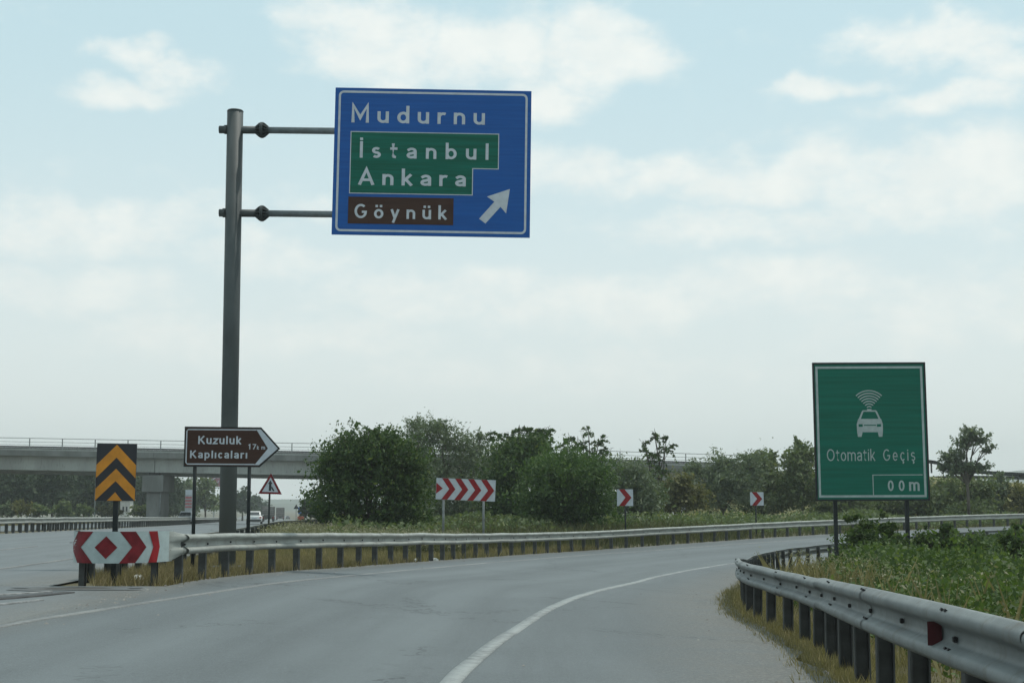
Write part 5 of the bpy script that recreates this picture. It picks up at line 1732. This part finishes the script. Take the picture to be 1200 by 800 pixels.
def far_triangle():
    Y = 150; x = P(347, 600, Y).x; zg = gz(x, Y)
    root = thing("warning_sign", "dark back of a small triangular sign by the blue roadside board", "road sign", (x, Y, zg))
    t = P(347, 590.5, Y).z - zg; b = P(347, 596, Y).z - zg
    MB().slab([(-.28, b), (.28, b), (0, t)], 0, .02).build("sign_board", M_frame, root)
    MB().tube([(0, .03, -.2), (0, .03, t - .1)], .035, 8).build("post", M_steel, root)


far_triangle()


def barrel():
    Y = 140; x = P(352.5, 600, Y).x; zg = gz(x, Y)
    root = thing("road_works_barrier", "rusty orange roadside barrier at the end of the island grass", "barrier", (x, Y, zg))
    MB().box((0, 0, .62), (.62, .10, .42), bev=.02).build("board", mat("rusty orange paint", (0.30, 0.085, 0.045), .7, var=.2, scale=4), root)
    MB().box((-.22, 0, .30), (.06, .4, .6)).build("leg", M_post, root); MB().box((.22, 0, .30), (.06, .4, .6)).build("leg", M_post, root)


barrel()


def lamp_pole():
    Y = 165; x = P(111, 600, Y).x; zg = gz(x, Y); zt = P(111, 553, Y).z - zg
    root = thing("lamp_pole", "thin pale pole behind the median rail, left of the amber chevron marker", "pole", (x, Y, zg))
    MB().tube([(0, 0, -.2), (0, 0, zt)], [.085, .06], 10).build("pole", M_wpole, root, True)
    MB().box((0, 0, .15), (.3, .3, .3), bev=.03).build("foot", M_conc, root)


lamp_pole()


def totem():
    Y = 230; A = P(217.5, 573.5, Y); B = P(225, 600, Y); cx = (A.x + B.x) / 2; zg = gz(cx, Y); W = B.x - A.x
    root = thing("price_totem", "red and white striped filling station price totem right of the bridge pier", "totem sign", (cx, Y, zg))
    top = A.z - zg
    MB().box((0, 0, top / 2), (W, .3, top), bev=.02).build("body", mat("totem grey", (0.30, 0.33, 0.35), .6), root)
    MB().box((0, -.16, top - .45), (W * .92, .03, .8)).build("head_panel", M_white, root)
    for k in range(4):
        MB().box((0, -.16, top - 1.25 - .5 * k), (W * .92, .03, .26)).build("price_strip", M_roofr, root)
    Y = 300; A = P(245, 556, Y); B = P(258, 570, Y); cx = (A.x + B.x) / 2; zg = gz(cx, Y); W = B.x - A.x; Hh = A.z - B.z; bz = B.z - zg
    root = thing("station_sign", "dull pink square sign high on a white pole, left of the tall grey pole", "sign", (cx, Y, zg))
    bd = MB().box((0, 0, bz + Hh / 2), (W, .4, Hh), bev=.05).build("sign_box", mat("dull pink panel", (0.30, 0.13, 0.17), .5, var=.1), root)
    mb = MB()
    for a, b in (((.25, .2), (.25, .8)), ((.25, .5), (.65, .8)), ((.25, .5), (.65, .2)), ((.7, .75), (.9, .75)), ((.75, .25), (.9, .5))):
        p0 = ((a[0] - .5) * W, -.215, bz + Hh * a[1]); p1 = ((b[0] - .5) * W, -.215, bz + Hh * b[1])
        mb.tube([p0, p1], .10, 6)
    mb.build("emblem", M_white, bd)
    MB().box((.1, 0, bz - .22), (W * .8, .3, .24)).build("lower_panel", M_white, root)
    MB().tube([(0, 0, -.2), (0, 0, bz - .1)], .14, 10).build("pole", M_wpole, root, True)


totem()


def house():
    Y = 185; A = P(141, 586, Y); B = P(152, 602, Y); W = B.x - A.x; cx = (A.x + B.x) / 2; zg = gz(cx, Y); h = A.z - zg
    root = thing("kiosk", "little white building with two dark openings right of the amber marker's post", "small building", (cx, Y, zg))
    MB().box((0, .8, h / 2), (W, 1.6, h), bev=.02).build("wall", M_wall, root)
    for s in (-1, 1):
        f = MB().box((s * W * .17, -.005, h * .62), (.22, .04, .62)).build("window", M_glass, root)
        MB().box((s * W * .17, -.012, h * .62 - .36), (.3, .06, .06)).build("sill", M_wall, f)
    MB().box((0, .8, h + .09), (W * 1.35, 2.0, .16), bev=.02).build("roof", M_wall, root)
    Y = 260; A = P(171, 586.5, Y); B = P(190, 590.5, Y); cx = (A.x + B.x) / 2; zg = gz(cx, Y); W = B.x - A.x
    root = thing("station_canopy", "low building with a flat pinkish red roof edge beside the bridge pier", "canopy", (cx, Y, zg))
    MB().box((0, 1.5, (A.z + B.z) / 2 - zg), (W, 4.0, A.z - B.z), bev=.03).build("roof", M_roofr, root)
    for s in (-1, 1):
        MB().box((s * W * .4, 1.5, (B.z - zg) / 2), (.18, .18, B.z - zg)).build("column", M_wpole, root)
    MB().box((0, 3.0, (B.z - zg) * .45), (W * .7, .8, (B.z - zg) * .9)).build("wall", M_wall, root)


house()

# litter on the verges
for k, (px, py, Yd, sx, sy, lab) in enumerate(((162.5, 676, 24.0, .11, .07, "crumpled white plastic bag lying in the straw behind the striped nose"),
                                    (488, 650, 39.0, .12, .08, "white litter scrap under the outer guard rail, left of the wide chevron board"),
                                    (509, 656, 40.6, .15, .09, "larger white litter scrap by the foot of a rail post below the wide chevron board"),
                                    (401, 655, 33.8, .09, .06, "small white litter scrap in the straw below the broad bush"))):
    p = P(px, py, Yd); z = gz(p.x, p.y)
    rg = np.random.default_rng(k)
    nn_ = 9; mb = MB(); vs = []
    for j in range(3):
        for i in range(nn_):
            a = 2 * math.pi * i / nn_; r = (1.0, .8, .3)[j] * rg.uniform(.75, 1.2)
            vs.append((math.cos(a) * sx * r, math.sin(a) * sy * r, (-.01, .035, .055)[j] * rg.uniform(.8, 1.4)))
    fs = [(j * nn_ + i, j * nn_ + (i + 1) % nn_, (j + 1) * nn_ + (i + 1) % nn_, (j + 1) * nn_ + i) for j in range(2) for i in range(nn_)] + [tuple(range(2 * nn_, 3 * nn_))]
    o = mb.add(vs, fs).build("litter", M_litter, loc=(p.x, p.y, z))
    tag(o, lab, "litter")

# loose stones along the pavement edges
rg = np.random.default_rng(77)
V = []; Fq = []
def pebble(x, y, r):
    b = len(V); z = gz(x, y)
    for dx, dy, dz in ((-1, 0, 0), (0, -1, 0), (1, 0, 0), (0, 1, 0), (.1, .1, .8)):
        V.append((x + dx * r * rg.uniform(.7, 1.2), y + dy * r * rg.uniform(.7, 1.2), z + dz * r + .006))
    Fq.extend([(b, b + 1, b + 4), (b + 1, b + 2, b + 4), (b + 2, b + 3, b + 4), (b + 3, b, b + 4)])
for k in range(260):
    i = rg.integers(40, 150); c = RC[i]
    pebble(c[0] - rg.exponential(.35) - .12, c[1], rg.uniform(.008, .03))
for k in range(200):
    i = rg.integers(70, 150); c = LC[i]
    pebble(c[0] + rg.exponential(.25), c[1], rg.uniform(.01, .03))
tag(link("gravel", np_mesh("gravel", V, Fq, 3, mat("grey gravel", (0.20, 0.195, 0.18), .9, var=.25, scale=8))), kind="stuff")


# ------------------------------------------------------------------ far hills
def hills():
    x = np.linspace(-2150, 2150, 260)
    for Yd, hgt, seed in ((1700, 2, 3), (2050, 9, 4)):
        prof = hgt * (1 + .45 * vnoise(x, x * 0, .006, seed) + .18 * vnoise(x, x * 0, .03, seed + 9))
        if Yd > 2000:
            prof += 42 * np.exp(-((x - 760) / 150) ** 2)
        X = np.stack([x, x, x], 0); Yy = np.stack([x * 0 + Yd - 130, x * 0 + Yd, x * 0 + Yd + 120], 0)
        Z = np.stack([x * 0 - 6.5, prof, x * 0 - 6.5], 0)
        tag(link("hills", grid_mesh("hills", X, Yy, Z, mat("far wooded hill", (0.07, 0.085, 0.05), .95, var=.2, scale=.02))), kind="structure")


hills()

# ------------------------------------------------------------------ summer haze in the air
mb = MB().box((0, 1090, 42), (4600, 2400, 100))
hm = bpy.data.materials.new("haze"); hm.use_nodes = True
w = NT(hm.node_tree)
pv = w.n("ShaderNodeVolumePrincipled")
pv.inputs["Color"].default_value = (0.86, 0.93, 0.93, 1)
pv.inputs["Density"].default_value = 0.00045
pv.inputs["Anisotropy"].default_value = 0.2
w.t.links.new(pv.outputs[0], w.n("ShaderNodeOutputMaterial").inputs["Volume"])
tag(mb.build("haze", hm), kind="stuff")
